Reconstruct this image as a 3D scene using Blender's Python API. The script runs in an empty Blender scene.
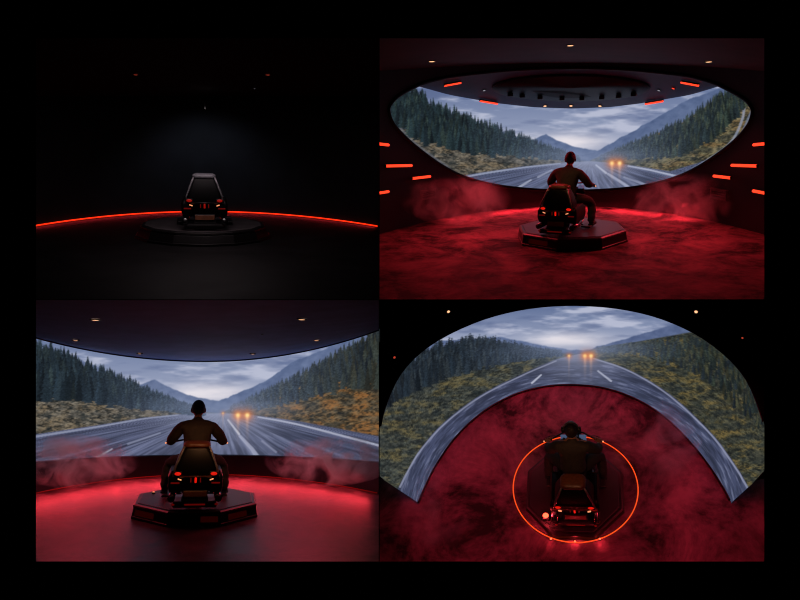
import bpy, bmesh, math, random
import numpy as np
from mathutils import Matrix, Vector, Quaternion

SC = bpy.context.scene
COL = SC.collection
PI = math.pi

# ---------------------------------------------------------------- camera, world, exposure
FOC = 800.0                       # focal length in pixels of the 800 x 600 frame
TILT = math.radians(16.6)         # the camera looks down a little
CAM_LOC = Vector((0.0, 0.0, 3.2))
CAM_ROT = Matrix.Rotation(PI/2 - TILT, 3, 'X')
cam_data = bpy.data.cameras.new('camera')
cam_data.sensor_width = 36.0
cam_data.lens = FOC/800.0*36.0
cam_data.clip_start = 0.05
cam_data.clip_end = 200.0
cam = bpy.data.objects.new('camera', cam_data)
COL.objects.link(cam)
cam.matrix_world = Matrix.Translation(CAM_LOC) @ CAM_ROT.to_4x4()
SC.camera = cam
world = bpy.data.worlds.new('world')
SC.world = world
world.use_nodes = True
world.node_tree.nodes['Background'].inputs['Color'].default_value = (0.0, 0.0, 0.0, 1)
world.node_tree.nodes['Background'].inputs['Strength'].default_value = 0.0
SC.view_settings.view_transform = 'Standard'
SC.view_settings.look = 'None'
SC.view_settings.exposure = 0.0
SC.view_settings.gamma = 1.0
SC.view_settings.use_curve_mapping = False
SC.cycles.use_denoising = True
SC.cycles.max_bounces = 6
SC.cycles.volume_bounces = 1
SC.cycles.sample_clamp_indirect = 4.0
SC.cycles.filter_width = 1.15
SC.cycles.caustics_reflective = False
SC.cycles.caustics_refractive = False

# ---------------------------------------------------------------- the four chambers: where each one stands
def cam_ray(u, v):
    return (CAM_ROT @ Vector(((u-400)/FOC, -(v-300)/FOC, -1))).normalized()

class Chamber:
    """one simulator chamber with its own level floor; x right, y away from the viewer, z up"""
    def __init__(s, u, v, dist, pitch, roll, umin, umax, vmin, vmax):
        a = math.radians(pitch)
        r = cam_ray(u, v)
        ey = CAM_ROT @ Vector((0, 1, 0))
        e = (ey - ey.dot(r)*r).normalized()
        up = math.cos(a)*e - math.sin(a)*r
        fw = math.cos(a)*r + math.sin(a)*e
        rt = fw.cross(up)
        b = math.radians(roll)
        rt, up = math.cos(b)*rt + math.sin(b)*up, math.cos(b)*up - math.sin(b)*rt
        o = CAM_LOC + r*dist
        s.M = Matrix(((rt.x, fw.x, up.x, o.x), (rt.y, fw.y, up.y, o.y), (rt.z, fw.z, up.z, o.z), (0, 0, 0, 1)))
        s.I = s.M.inverted()
        s.c = s.I @ CAM_LOC
        s.I3 = s.I.to_3x3()
        s.lim = (umin, umax, vmin, vmax)
    def ray(s, u, v):
        return s.I3 @ cam_ray(u, v)
    def floor(s, u, v, z=0.0):
        d = s.ray(u, v)
        return s.c + d*((z - s.c.z)/d.z)
    def at_y(s, u, v, y):
        d = s.ray(u, v)
        return s.c + d*((y - s.c.y)/d.y)
    def height(s, x, y, v):
        """height of the point on the vertical through (x, y) seen at image row v"""
        n = (CAM_ROT @ Vector((0, (v-300)/FOC, 0)))   # plane of the image row
        rowdir = s.I3 @ (CAM_ROT @ Vector((1, 0, 0)))
        d = s.ray(400, v)
        nn = rowdir.cross(d)
        # nn . (p - c) = 0
        return s.c.z - (nn.x*(x-s.c.x) + nn.y*(y-s.c.y))/nn.z
    def wall_pt(s, base, v):
        return Vector((base.x, base.y, s.height(base.x, base.y, v)))
    def on_wall(s, base, u, v):
        """point of the upright wall over the curve base(u), as seen at (u, v)"""
        ub = u
        for _ in range(7):
            b = base(ub)
            p = Vector((b.x, b.y, s.height(b.x, b.y, v)))
            ub -= float(s.project(np.array([p]))[0][0]) - u
        return p
    def project(s, P):
        """local points (N,3) to image coordinates"""
        M = np.array(s.M); Rc = np.array(CAM_ROT)
        W = P @ M[:3, :3].T + M[:3, 3] - np.array(CAM_LOC)
        L = W @ Rc
        return 400 + FOC*L[:, 0]/-L[:, 2], 300 - FOC*L[:, 1]/-L[:, 2]

DIV_U, DIV_V = 379.2, 299.7
DARK = Chamber(204, 236, 13.5, 8.83, 1.1, 20, DIV_U, 20, DIV_V)
OVAL = Chamber(571, 239, 14.7, 12.75, -.93, DIV_U, 785, 20, DIV_V)
WIDE = Chamber(196, 512, 11.7, 12.97, -2.6, 20, DIV_U, DIV_V, 580)
ARCH = Chamber(574.5, 487, 12.6, 57.9, 3.4, DIV_U, 785, DIV_V, 580)

# ---------------------------------------------------------------- materials
def new_mat(name):
    m = bpy.data.materials.new(name)
    m.use_nodes = True
    nt = m.node_tree
    return m, nt, nt.nodes['Principled BSDF']

def lin(c):
    return tuple((x/12.92 if x <= .04045 else ((x+.055)/1.055)**2.4) for x in [k/255.0 for k in c])

def mat(name, rgb, rough=.5, metal=0.0, vary=.25, scale=12.0, bump=0.0, coat=0.0, spec=.5):
    """procedural: base colour broken up by noise, a little roughness variation and bump"""
    m, nt, b = new_mat(name)
    c = lin(rgb)
    tc = nt.nodes.new('ShaderNodeTexCoord')
    n = nt.nodes.new('ShaderNodeTexNoise'); n.inputs['Scale'].default_value = scale; n.inputs['Detail'].default_value = 5
    nt.links.new(tc.outputs['Object'], n.inputs['Vector'])
    r = nt.nodes.new('ShaderNodeValToRGB')
    r.color_ramp.elements[0].position = .3; r.color_ramp.elements[1].position = .7
    r.color_ramp.elements[0].color = (*[x*(1-vary) for x in c], 1)
    r.color_ramp.elements[1].color = (*[min(1, x*(1+vary)) for x in c], 1)
    nt.links.new(n.outputs['Fac'], r.inputs['Fac'])
    nt.links.new(r.outputs['Color'], b.inputs['Base Color'])
    b.inputs['Roughness'].default_value = rough
    b.inputs['Metallic'].default_value = metal
    b.inputs['Specular IOR Level'].default_value = spec
    b.inputs['Coat Weight'].default_value = coat
    if bump:
        bp = nt.nodes.new('ShaderNodeBump'); bp.inputs['Strength'].default_value = bump; bp.inputs['Distance'].default_value = .02
        nt.links.new(n.outputs['Fac'], bp.inputs['Height'])
        nt.links.new(bp.outputs['Normal'], b.inputs['Normal'])
    return m

def glow(name, rgb, strength):
    m, nt, b = new_mat(name)
    b.inputs['Base Color'].default_value = (*[x*.3 for x in lin(rgb)], 1)
    b.inputs['Emission Color'].default_value = (*lin(rgb), 1)
    b.inputs['Emission Strength'].default_value = strength
    return m

def floor_mat(name, dark, light, rough=.42, scale=.9, contrast=(.36, .66), spec=.4):
    """sealed concrete with blotchy stains and fine scuffs"""
    m, nt, b = new_mat(name)
    tc = nt.nodes.new('ShaderNodeTexCoord')
    n = nt.nodes.new('ShaderNodeTexNoise'); n.inputs['Scale'].default_value = scale; n.inputs['Detail'].default_value = 9
    n.inputs['Roughness'].default_value = .68; n.inputs['Distortion'].default_value = .5
    n2 = nt.nodes.new('ShaderNodeTexNoise'); n2.inputs['Scale'].default_value = scale*9; n2.inputs['Detail'].default_value = 4
    nt.links.new(tc.outputs['Object'], n.inputs['Vector']); nt.links.new(tc.outputs['Object'], n2.inputs['Vector'])
    mx = nt.nodes.new('ShaderNodeMix'); mx.data_type = 'FLOAT'; mx.inputs[0].default_value = .13
    nt.links.new(n.outputs['Fac'], mx.inputs[2]); nt.links.new(n2.outputs['Fac'], mx.inputs[3])
    r = nt.nodes.new('ShaderNodeValToRGB')
    r.color_ramp.elements[0].position = contrast[0]; r.color_ramp.elements[1].position = contrast[1]
    r.color_ramp.elements[0].color = (*lin(dark), 1); r.color_ramp.elements[1].color = (*lin(light), 1)
    nt.links.new(mx.outputs[0], r.inputs['Fac']); nt.links.new(r.outputs['Color'], b.inputs['Base Color'])
    rr = nt.nodes.new('ShaderNodeMapRange'); rr.inputs['To Min'].default_value = rough-.12; rr.inputs['To Max'].default_value = rough+.2
    nt.links.new(mx.outputs[0], rr.inputs['Value']); nt.links.new(rr.outputs['Result'], b.inputs['Roughness'])
    b.inputs['Specular IOR Level'].default_value = spec
    bp = nt.nodes.new('ShaderNodeBump'); bp.inputs['Strength'].default_value = .08; bp.inputs['Distance'].default_value = .01
    nt.links.new(n2.outputs['Fac'], bp.inputs['Height']); nt.links.new(bp.outputs['Normal'], b.inputs['Normal'])
    return m

def film_mat():
    m = bpy.data.materials.new('lit_screen'); m.use_nodes = True
    nt = m.node_tree; nt.nodes.clear()
    o = nt.nodes.new('ShaderNodeOutputMaterial'); e = nt.nodes.new('ShaderNodeEmission')
    a = nt.nodes.new('ShaderNodeAttribute'); a.attribute_name = 'film'
    nt.links.new(a.outputs['Color'], e.inputs['Color']); e.inputs['Strength'].default_value = 1.0
    nt.links.new(e.outputs['Emission'], o.inputs['Surface'])
    return m

def smoke_mat(name, density, rgb, scale, seed, thr=(.46, .74)):
    m = bpy.data.materials.new(name); m.use_nodes = True
    nt = m.node_tree; nt.nodes.clear()
    o = nt.nodes.new('ShaderNodeOutputMaterial'); s = nt.nodes.new('ShaderNodeVolumeScatter')
    s.inputs['Color'].default_value = (*rgb, 1); s.inputs['Anisotropy'].default_value = .1
    tc = nt.nodes.new('ShaderNodeTexCoord')
    mp = nt.nodes.new('ShaderNodeMapping'); mp.inputs['Location'].default_value = (seed*3.1, seed*1.7, seed*.9)
    n = nt.nodes.new('ShaderNodeTexNoise'); n.inputs['Scale'].default_value = scale; n.inputs['Detail'].default_value = 5
    n.inputs['Distortion'].default_value = .9; n.inputs['Roughness'].default_value = .6
    nt.links.new(tc.outputs['Object'], mp.inputs['Vector']); nt.links.new(mp.outputs['Vector'], n.inputs['Vector'])
    r = nt.nodes.new('ShaderNodeMapRange'); r.inputs['From Min'].default_value = thr[0]; r.inputs['From Max'].default_value = thr[1]
    nt.links.new(n.outputs['Fac'], r.inputs['Value'])
    # thins out towards the edge of the drifting bank (generated coordinates run 0..1 over it)
    sub = nt.nodes.new('ShaderNodeVectorMath'); sub.operation = 'SUBTRACT'; sub.inputs[1].default_value = (.5, .5, .42)
    ln = nt.nodes.new('ShaderNodeVectorMath'); ln.operation = 'LENGTH'
    nt.links.new(tc.outputs['Generated'], sub.inputs[0]); nt.links.new(sub.outputs[0], ln.inputs[0])
    fr = nt.nodes.new('ShaderNodeMapRange'); fr.inputs['From Min'].default_value = .5; fr.inputs['From Max'].default_value = .12
    nt.links.new(ln.outputs['Value'], fr.inputs['Value'])
    mu = nt.nodes.new('ShaderNodeMath'); mu.operation = 'MULTIPLY'
    nt.links.new(r.outputs['Result'], mu.inputs[0]); nt.links.new(fr.outputs['Result'], mu.inputs[1])
    mu2 = nt.nodes.new('ShaderNodeMath'); mu2.operation = 'MULTIPLY'; mu2.inputs[1].default_value = density
    nt.links.new(mu.outputs[0], mu2.inputs[0]); nt.links.new(mu2.outputs[0], s.inputs['Density'])
    nt.links.new(s.outputs['Volume'], o.inputs['Volume'])
    return m

M_BLACK = mat('matt_black_paint', (4, 4, 5), rough=.9, spec=.1)
M_DARKWALL = mat('charcoal_wall', (26, 28, 34), rough=.8, vary=.3, scale=2.5)
M_DARKFLOOR = floor_mat('charcoal_concrete', (12, 11, 12), (33, 30, 32), rough=.6, spec=.2)
M_OVALWALL = mat('plum_grey_wall', (44, 36, 48), rough=.7, vary=.22, scale=1.8)
M_OVALFLOOR = floor_mat('red_stained_concrete', (24, 19, 21), (150, 114, 120), rough=.72, scale=1.3, contrast=(.41, .62), spec=.12)
M_OVALCEIL = mat('red_lit_ceiling', (66, 38, 50), rough=.75, vary=.2, scale=2)  # maroon tint puts red light on the ceiling into its colour
M_RAIL = mat('brushed_rail', (130, 128, 132), rough=.5, metal=.6, vary=.15)
M_SOFFIT = mat('slate_soffit', (74, 70, 92), rough=.6, vary=.12, scale=4)
M_SOFFITDISC = mat('recess_shade_black', (14, 14, 20), rough=.6, vary=.2, scale=5)  # near-black paints in the shade of the soffit recess
M_WIDECEIL = mat('slate_ceiling', (100, 120, 180), rough=.75, vary=.16, scale=3)
M_WIDEWALL = mat('low_wall_paint', (32, 31, 40), rough=.6, vary=.2, scale=3)
M_WIDEFLOOR = floor_mat('wet_dark_concrete', (34, 27, 31), (112, 92, 99), rough=.40, scale=1.9, contrast=(.42, .62), spec=.6)
M_ARCHFLOOR = floor_mat('stained_black_concrete', (34, 25, 30), (138, 108, 122), rough=.72, scale=1.0, contrast=(.40, .64), spec=.15)
M_RIM = mat('dark_rim_metal', (28, 28, 38), rough=.4, metal=.5)
M_FILM = film_mat()
M_LED = glow('red_light_strip', (255, 46, 14), 1.6)
M_LEDBAR = glow('orange_red_light_bar', (255, 62, 34), 1.7)
M_RING = glow('orange_light_ring', (255, 84, 30), 1.0)
M_SPOT = glow('warm_lamp_lens', (255, 190, 140), 1.3)
M_SPOTDIM = glow('dim_red_lamp_lens', (190, 70, 50), .7)
M_SPOTWHITE = glow('white_lamp_lens', (255, 246, 240), 3.0)
M_SPOTPALE = glow('pale_lamp_lens', (170, 170, 180), .55)
M_HOUSING = mat('lamp_housing', (34, 30, 34), rough=.5, metal=.3)
M_VENT = mat('grille_grey', (120, 104, 108), rough=.6)
# ride
M_BODY = mat('gloss_black_bodywork', (7, 7, 8), rough=.42, vary=.2, spec=.2)
M_PLAST = mat('satin_black_plastic', (18, 17, 18), rough=.5, vary=.3)
M_RUBBER = mat('tyre_rubber', (14, 14, 14), rough=.85, vary=.3, scale=40)
M_CHROME = mat('worn_chrome', (150, 148, 150), rough=.25, metal=1.0, vary=.15)
M_STEEL = mat('dark_steel', (62, 58, 58), rough=.38, metal=.9, vary=.2)
M_LEATHER = mat('brown_leather', (96, 52, 30), rough=.42, vary=.25, scale=30, bump=.2)
M_SEAT = mat('black_seat_leather', (24, 20, 19), rough=.5, vary=.25, scale=30, bump=.2)
M_PADHIGHLIGHT = mat('grey_pad_with_highlight', (120, 120, 126), rough=.4, vary=.2, scale=30)  # grey leather, made paler to paint in its silver highlight
M_PLATE = mat('amber_plate', (120, 70, 44), rough=.45, vary=.15)
M_TAIL = glow('red_tail_lens', (235, 28, 14), .8)
M_TAILMID = glow('dim_tail_lens', (200, 24, 14), .35)
M_DECKLIGHT = mat('platform_deck_grey', (76, 70, 72), rough=.5, vary=.3, scale=5)
M_TAILHOT = glow('hot_red_lens', (255, 70, 44), 5.0)
M_TAILLOW = glow('low_red_lens', (180, 20, 12), .16)
M_MARK = glow('amber_marker_lens', (255, 160, 110), 1.0)
M_DISP = glow('blue_grey_display', (84, 104, 140), .55)
M_DECK = mat('platform_deck', (52, 46, 48), rough=.45, vary=.3, scale=5)
M_SKIRT = mat('platform_skirt', (20, 17, 18), rough=.4, vary=.3, scale=6)
M_DECKDARK = mat('platform_deck_dark', (34, 32, 34), rough=.5, vary=.3, scale=5)
M_SKIRTREFL = glow('red_skirt_reflection', (130, 18, 12), .05)  # glow that stands in for red light reflected off the skirt
# rider
M_SKIN = mat('skin', (150, 100, 78), rough=.55, vary=.1, scale=25)
M_JACKET = mat('brown_jacket_cloth', (48, 38, 34), rough=.75, vary=.3, scale=18, bump=.3)
M_TROUSER = mat('dark_trouser_cloth', (30, 26, 28), rough=.8, vary=.3, scale=22, bump=.2)
M_BOOT = mat('dark_boot_leather', (34, 24, 20), rough=.5, vary=.3, scale=20)
M_HAIR = mat('dark_brown_hair', (36, 22, 17), rough=.55, vary=.4, scale=60, bump=.5)
M_EYE = mat('eye_white', (200, 195, 190), rough=.2, vary=.03)

# ---------------------------------------------------------------- mesh helpers
def to_obj(name, bm, m, parent=None, smooth=False, mods=()):
    me = bpy.data.meshes.new(name)
    bmesh.ops.recalc_face_normals(bm, faces=bm.faces)
    bm.to_mesh(me); bm.free()
    if smooth:
        for p in me.polygons: p.use_smooth = True
    o = bpy.data.objects.new(name, me)
    me.materials.append(m)
    COL.objects.link(o)
    if parent is not None: o.parent = parent
    return o

def sharp(o, ang=35):
    """shade smooth but keep hard edges"""
    me = o.data
    bm = bmesh.new(); bm.from_mesh(me)
    for e in bm.edges:
        e.smooth = not (len(e.link_faces) == 2 and e.calc_face_angle(0) > math.radians(ang))
    for f in bm.faces: f.smooth = True
    bm.to_mesh(me); bm.free()
    return o

def empty(name, label, cat, group=None):
    o = bpy.data.objects.new(name, None); COL.objects.link(o); o.empty_display_size = .1
    tag(o, label, cat, group)
    return o

def tag(o, label, cat, group=None, kind=None):
    o['label'] = label; o['category'] = cat
    if group: o['group'] = group
    if kind: o['kind'] = kind
    return o

def struct(o):
    o['kind'] = 'structure'
    return o

def put(o, ch, loc=(0, 0, 0), rz=0.0, rot=None, scale=1.0):
    R = rot.to_4x4() if rot is not None else Matrix.Rotation(rz, 4, 'Z')
    o.matrix_world = ch.M @ Matrix.Translation(loc) @ R @ Matrix.Scale(scale, 4)
    return o

def copy_tree(o, parent=None):
    c = o.copy(); COL.objects.link(c)
    if parent is not None: c.parent = parent
    for k in list(o.children): copy_tree(k, c)
    return c

def box(bm, c, s, bevel=0.0, rot=None, seg=2):
    r = bmesh.ops.create_cube(bm, size=1.0)
    vs = r['verts']
    bmesh.ops.scale(bm, vec=s, verts=vs)
    if bevel > 0:
        es = list({e for v in vs for e in v.link_edges})
        rb = bmesh.ops.bevel(bm, geom=es, offset=bevel, segments=seg, affect='EDGES', profile=.5)
        vs = list({v for f in rb['faces'] for v in f.verts} | {v for v in vs if v.is_valid})
    if rot is not None: bmesh.ops.rotate(bm, verts=vs, matrix=rot)
    bmesh.ops.translate(bm, vec=c, verts=vs)
    return vs

def tube(bm, pts, r, n=8, cap=True):
    """swept round tube through pts; r is a number or one radius per point"""
    pts = [Vector(p) for p in pts]
    rs = r if isinstance(r, (list, tuple)) else [r]*len(pts)
    rings = []
    prev = None
    for i, p in enumerate(pts):
        d = (pts[min(i+1, len(pts)-1)] - pts[max(i-1, 0)]).normalized()
        if prev is None:
            a = d.orthogonal().normalized()
        else:
            a = (prev - prev.dot(d)*d).normalized()
        prev = a
        b = d.cross(a)
        rings.append([bm.verts.new(p + rs[i]*(math.cos(2*PI*k/n)*a + math.sin(2*PI*k/n)*b)) for k in range(n)])
    for A, B in zip(rings, rings[1:]):
        for k in range(n): bm.faces.new((A[k], A[(k+1) % n], B[(k+1) % n], B[k]))
    if cap:
        bm.faces.new(rings[0][::-1]); bm.faces.new(rings[-1])
    return rings

def loft(bm, rings, closed=True, cap=True):
    R = [[bm.verts.new(p) for p in ring] for ring in rings]
    n = len(R[0])
    for A, B in zip(R, R[1:]):
        for k in range(n if closed else n-1):
            bm.faces.new((A[k], A[(k+1) % n], B[(k+1) % n], B[k]))
    if cap and closed:
        bm.faces.new(R[0][::-1]); bm.faces.new(R[-1])
    return R

def rrect(hx, y0, y1, z, r=.4, n=4):
    """rounded rectangle ring in plan at height z"""
    cx, cy, hy = 0, (y0+y1)/2, (y1-y0)/2
    rad = r*min(hx, hy)
    out = []
    for qx, qy, a0 in ((1, 1, 0), (-1, 1, 90), (-1, -1, 180), (1, -1, 270)):
        for k in range(n+1):
            a = math.radians(a0 + 90*k/n)
            out.append((cx+qx*(hx-rad)+rad*math.cos(a), cy+qy*(hy-rad)+rad*math.sin(a), z))
    return out

def ball(bm, c, s, seg=16, rings=10, rot=None):
    r = bmesh.ops.create_uvsphere(bm, u_segments=seg, v_segments=rings, radius=1.0)
    bmesh.ops.scale(bm, vec=s, verts=r['verts'])
    if rot is not None: bmesh.ops.rotate(bm, verts=r['verts'], matrix=rot)
    bmesh.ops.translate(bm, vec=c, verts=r['verts'])
    return r['verts']

def lathe_x(bm, c, prof, n=28):
    """revolve (x, radius) profile about an axle parallel to x"""
    rings = [[(c[0]+x, c[1]+r*math.cos(2*PI*k/n), c[2]+r*math.sin(2*PI*k/n)) for k in range(n)] for x, r in prof]
    loft(bm, rings, cap=False)

def clip(bm, ch):
    """cut a chamber's shell where the dividing walls and outer walls stand"""
    u0, u1, v0, v1 = ch.lim
    c = ch.c
    for (a, b, keep) in (((u0, 0), (u0, 600), (u0+50, 300)), ((u1, 0), (u1, 600), (u1-50, 300)),
                         ((0, v0), (800, v0), (400, v0+50)), ((0, v1), (800, v1), (400, v1-50))):
        n = ch.ray(*a).cross(ch.ray(*b)).normalized()
        if n.dot(ch.ray(*keep)) > 0: n = -n
        g = bm.verts[:] + bm.edges[:] + bm.faces[:]
        bmesh.ops.bisect_plane(bm, geom=g, plane_co=c, plane_no=n, clear_outer=True)

def shell(name, ch, rows, m, thick=0.0, smooth=True, closed=False):
    """a surface lofted through rows of points, cut to its chamber, given real thickness"""
    bm = bmesh.new()
    loft(bm, rows, closed=closed, cap=False)
    clip(bm, ch)
    o = to_obj(name, bm, m, smooth=smooth)
    o.matrix_world = ch.M
    if thick:
        md = o.modifiers.new('thickness', 'SOLIDIFY'); md.thickness = abs(thick); md.offset = -1 if thick > 0 else 1
    return struct(o)

def srgb_lin(a):
    return np.where(a <= .04045, a/12.92, ((a+.055)/1.055)**2.4)

def film_screen(name, ch, bot, top, nv, film, label):
    """screen of real curvature between its lower and upper edge; the film is stored per point on it"""
    B = np.array(bot, float); T = np.array(top, float)
    n = len(B)
    s = np.linspace(0, 1, nv)[:, None, None]
    P = (B[None]*(1-s) + T[None]*s).reshape(-1, 3)
    idx = np.arange(nv*n).reshape(nv, n)
    F = np.stack([idx[:-1, :-1], idx[:-1, 1:], idx[1:, 1:], idx[1:, :-1]], -1).reshape(-1, 4)
    me = bpy.data.meshes.new(name)
    me.vertices.add(len(P)); me.vertices.foreach_set('co', P.ravel())
    me.loops.add(F.size); me.loops.foreach_set('vertex_index', F.ravel())
    me.polygons.add(len(F)); me.polygons.foreach_set('loop_start', np.arange(0, F.size, 4))
    me.polygons.foreach_set('loop_total', np.full(len(F), 4))
    me.update(calc_edges=True)
    img, u0, v0, S = paint_film(film)
    U, V = ch.project(P)
    H, W = img.shape[:2]
    x = np.clip((U-u0)*S-.5, 0, W-1.001); y = np.clip((V-v0)*S-.5, 0, H-1.001)
    xi = x.astype(int); yi = y.astype(int); fx = (x-xi)[:, None]; fy = (y-yi)[:, None]
    c = (img[yi, xi]*(1-fx)+img[yi, xi+1]*fx)*(1-fy) + (img[yi+1, xi]*(1-fx)+img[yi+1, xi+1]*fx)*fy
    rgba = np.concatenate([srgb_lin(c), np.ones((len(P), 1))], 1).astype(np.float32)
    at = me.color_attributes.new('film', 'FLOAT_COLOR', 'POINT')
    at.data.foreach_set('color', rgba.ravel())
    me.materials.append(M_FILM)
    o = bpy.data.objects.new(name, me); COL.objects.link(o)
    o.matrix_world = ch.M
    md = o.modifiers.new('thickness', 'SOLIDIFY'); md.thickness = .03; md.offset = -1
    tag(o, label, 'screen')
    return o

# ---------------------------------------------------------------- the driving film shown on the three screens
def vnoise(x, y, seed):
    """smooth value noise at float coordinates"""
    rs = np.random.RandomState(seed)
    T = rs.rand(256, 256)
    xi = np.floor(x).astype(int); yi = np.floor(y).astype(int)
    fx = x - xi; fy = y - yi
    fx = fx*fx*(3-2*fx); fy = fy*fy*(3-2*fy)
    a = T[yi % 256, xi % 256]; b = T[yi % 256, (xi+1) % 256]
    c = T[(yi+1) % 256, xi % 256]; d = T[(yi+1) % 256, (xi+1) % 256]
    return (a*(1-fx)+b*fx)*(1-fy) + (c*(1-fx)+d*fx)*fy

def fbm(x, y, seed, octv=4):
    s = 0; a = 1.0; t = 0
    for k in range(octv):
        s = s + a*vnoise(x*2**k + 17.3*k, y*2**k + 9.1*k, seed+k); t += a; a *= .55
    return s/t

def sstep(a, b, x):
    t = np.clip((x-a)/(b-a), 0, 1)
    return t*t*(3-2*t)

def poly(pts, x):
    p = np.array(sorted(pts), float)
    return np.interp(x, p[:, 0], p[:, 1])

def curve(P, n=90):
    """smooth curve through points"""
    P = [tuple(2*a-b for a, b in zip(P[0], P[1]))] + list(P) + [tuple(2*a-b for a, b in zip(P[-1], P[-2]))]
    m = len(P)-3; out = []
    for i in range(n):
        t = min(i/(n-1)*m, m-1e-6); k = int(t); f = t-k
        p0, p1, p2, p3 = P[k:k+4]
        out.append(tuple(.5*((2*b)+(-a+c)*f+(2*a-5*b+4*c-d)*f*f+(-a+3*b-3*c+d)*f**3) for a, b, c, d in zip(p0, p1, p2, p3)))
    return out

def seg_dist(U, V, pts):
    d = np.full(U.shape, 1e9); par = np.zeros(U.shape)
    n = len(pts)-1
    for i in range(n):
        (x0, y0), (x1, y1) = pts[i], pts[i+1]
        dx, dy = x1-x0, y1-y0
        t = np.clip(((U-x0)*dx+(V-y0)*dy)/(dx*dx+dy*dy), 0, 1)
        e = np.hypot(U-x0-t*dx, V-y0-t*dy)
        m = e < d
        d = np.where(m, e, d); par = np.where(m, (i+t)/n, par)
    return d, par

def paint_film(P, S=2.0):
    """paint one frame of the film; returns (array HxWx3 in display values 0..1, u0, v0, S)"""
    u0, v0, u1, v1 = P['box']
    W, H = int((u1-u0)*S), int((v1-v0)*S)
    U, V = np.meshgrid(u0+(np.arange(W)+.5)/S, v0+(np.arange(H)+.5)/S)
    C = lambda *c: np.array(c, float)
    def mix(img, col, m):
        return img*(1-m[..., None]) + col*m[..., None]
    vx, vy = P['vp']; k = P.get('k', 1.0)               # vanishing point and size of the picture
    rnd = random.Random(P.get('seed', 3))
    # sky
    g = np.clip((V-P['sky_top'])/(vy-P['sky_top']), 0, 1)
    img = C(96, 112, 150)*(1-g[..., None]) + C(176, 182, 204)*g[..., None]
    n1 = fbm((U-vx)/(46*k)+5, (V-vy)/(9*k)+3, 11, 5)
    img = mix(img, C(190, 194, 214), sstep(.42, .68, n1)*.85)
    n2 = fbm((U-vx)/(60*k)+25, (V-vy)/(11*k)+13, 31, 5)
    img = mix(img, C(88, 102, 140), sstep(.5, .72, n2)*.7*(1-.5*g))
    gl = np.exp(-((U-P['glow'][0])/(46*k))**2 - ((V-P['glow'][1])/(10*k))**2)
    img = mix(img, C(232, 226, 232), np.clip(gl*(.7+.75*n1), 0, .97))
    # mountains, far to near
    for pts, c1, c2, rough in P['mountains']:
        top = poly(pts, U) + (fbm(U/(9*k), U*0+7.7, 41, 4)-.5)*rough*k
        m = sstep(0, 1.6, V-top)
        dd = np.clip((V-top)/(40*k), 0, 1)
        col = C(*c1)*(1-dd[..., None]) + C(*c2)*dd[..., None]
        col = col + ((fbm(U/(7*k)+V/(9*k), V/(5*k)-U/(16*k), 51, 4)-.5)*34)[..., None]*(1-dd[..., None]*.6)
        img = img*(1-m[..., None]) + col*m[..., None]
    # slopes and verges
    far = lambda X, Y: np.clip(np.hypot((X-vx), (Y-vy)*1.4)/(165*k), 0, 1)
    F = far(U, V)
    for side in ('left', 'right'):
        q = P[side]
        msk = (U < vx) if side == 'left' else (U >= vx)
        top = poly(q['slope'], U)
        n = fbm(U/(5.5*k), V/(1.9*k), 61, 5); nb = fbm(U/(15*k)+3, V/(6*k), 71, 5)
        tw = q.get('lean', .35)
        st = fbm((U*1.0+V*tw*2)/(11*k), (V-U*tw)/(1.9*k), 81, 4)
        base = C(*q['grass'])
        nf = fbm(U/(2.2*k)+9, V/(.9*k), 66, 3)
        col = base*np.clip(.88+1.3*(n-.5)+1.5*(nf-.5), .25, 1.6)[..., None]
        col = mix(col, C(*q['light']), sstep(.5, .74, st)*.7)
        col = mix(col, C(*q['warm']), sstep(.42, .74, nb)*(.25+1.1*np.clip(nf-.15, 0, 1))*q['warmth'])
        col = mix(col, C(30, 35, 38), sstep(.48, .26, .6*n+.4*nf)*.6)
        col = mix(col, C(40, 44, 46), sstep(.50, .32, nb)*.38)
        shr = fbm(U/(6*k)+31, V/(3.4*k)+8, 77, 4)
        col = mix(col, C(30, 38, 42), sstep(.57, .72, shr)*.5)
        col = mix(col, C(112, 126, 152), (1-F)**3*.75)
        m = sstep(-.5, 1.0, V-top)*msk
        img = img*(1-m[..., None]) + col*m[..., None]
    # road
    rl, rr = P['left']['road'], P['right']['road']
    if P['road_mode'] == 'arch': rl, rr = curve(rl), curve(rr)
    # polygon test by radial interpolation
    road = (V > poly(rl, U)) & (U < vx) | (V > poly(rr, U)) & (U >= vx)
    road = road & (V > vy+.3)
    soft = np.where(U < vx, V-poly(rl, U), V-poly(rr, U))
    rm = sstep(-.3, .9, soft)*(V > vy)
    if P['road_mode'] == 'line':
        ang = (U-vx)/np.maximum(V-vy+2*k, .5)
        dep = np.log(np.maximum(V-vy+1.5*k, .6))
        s1 = fbm(ang*4.6+50, dep*1.6, 91, 4); s2 = fbm(ang*13+20, dep*2.0+5, 95, 3)
    else:
        cx, cy, asp = P['arch']
        r = np.hypot(U-cx, (V-cy)*asp); a = np.arctan2(V-cy, U-cx)
        s1 = fbm(r/5+4, a*6+30, 91, 4); s2 = fbm(r/1.5, a*12+9, 95, 3)
    col = C(*P['asphalt'])*np.ones(img.shape)*(.76+.42*s1[..., None])
    col = mix(col, C(136, 142, 172), sstep(.55, .8, s2)*.5)
    col = mix(col, C(38, 42, 58), sstep(.48, .3, s2)*.5)
    col = mix(col, C(40, 44, 62), sstep(.48, .28, s1)*.5)
    sh = np.exp(-((U-vx)/(58*k))**2)*np.exp(-(V-vy)/(26*k))
    col = mix(col, C(158, 164, 190), np.clip(sh*.8, 0, .75))
    img = img*(1-rm[..., None]) + col*rm[..., None]
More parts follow.
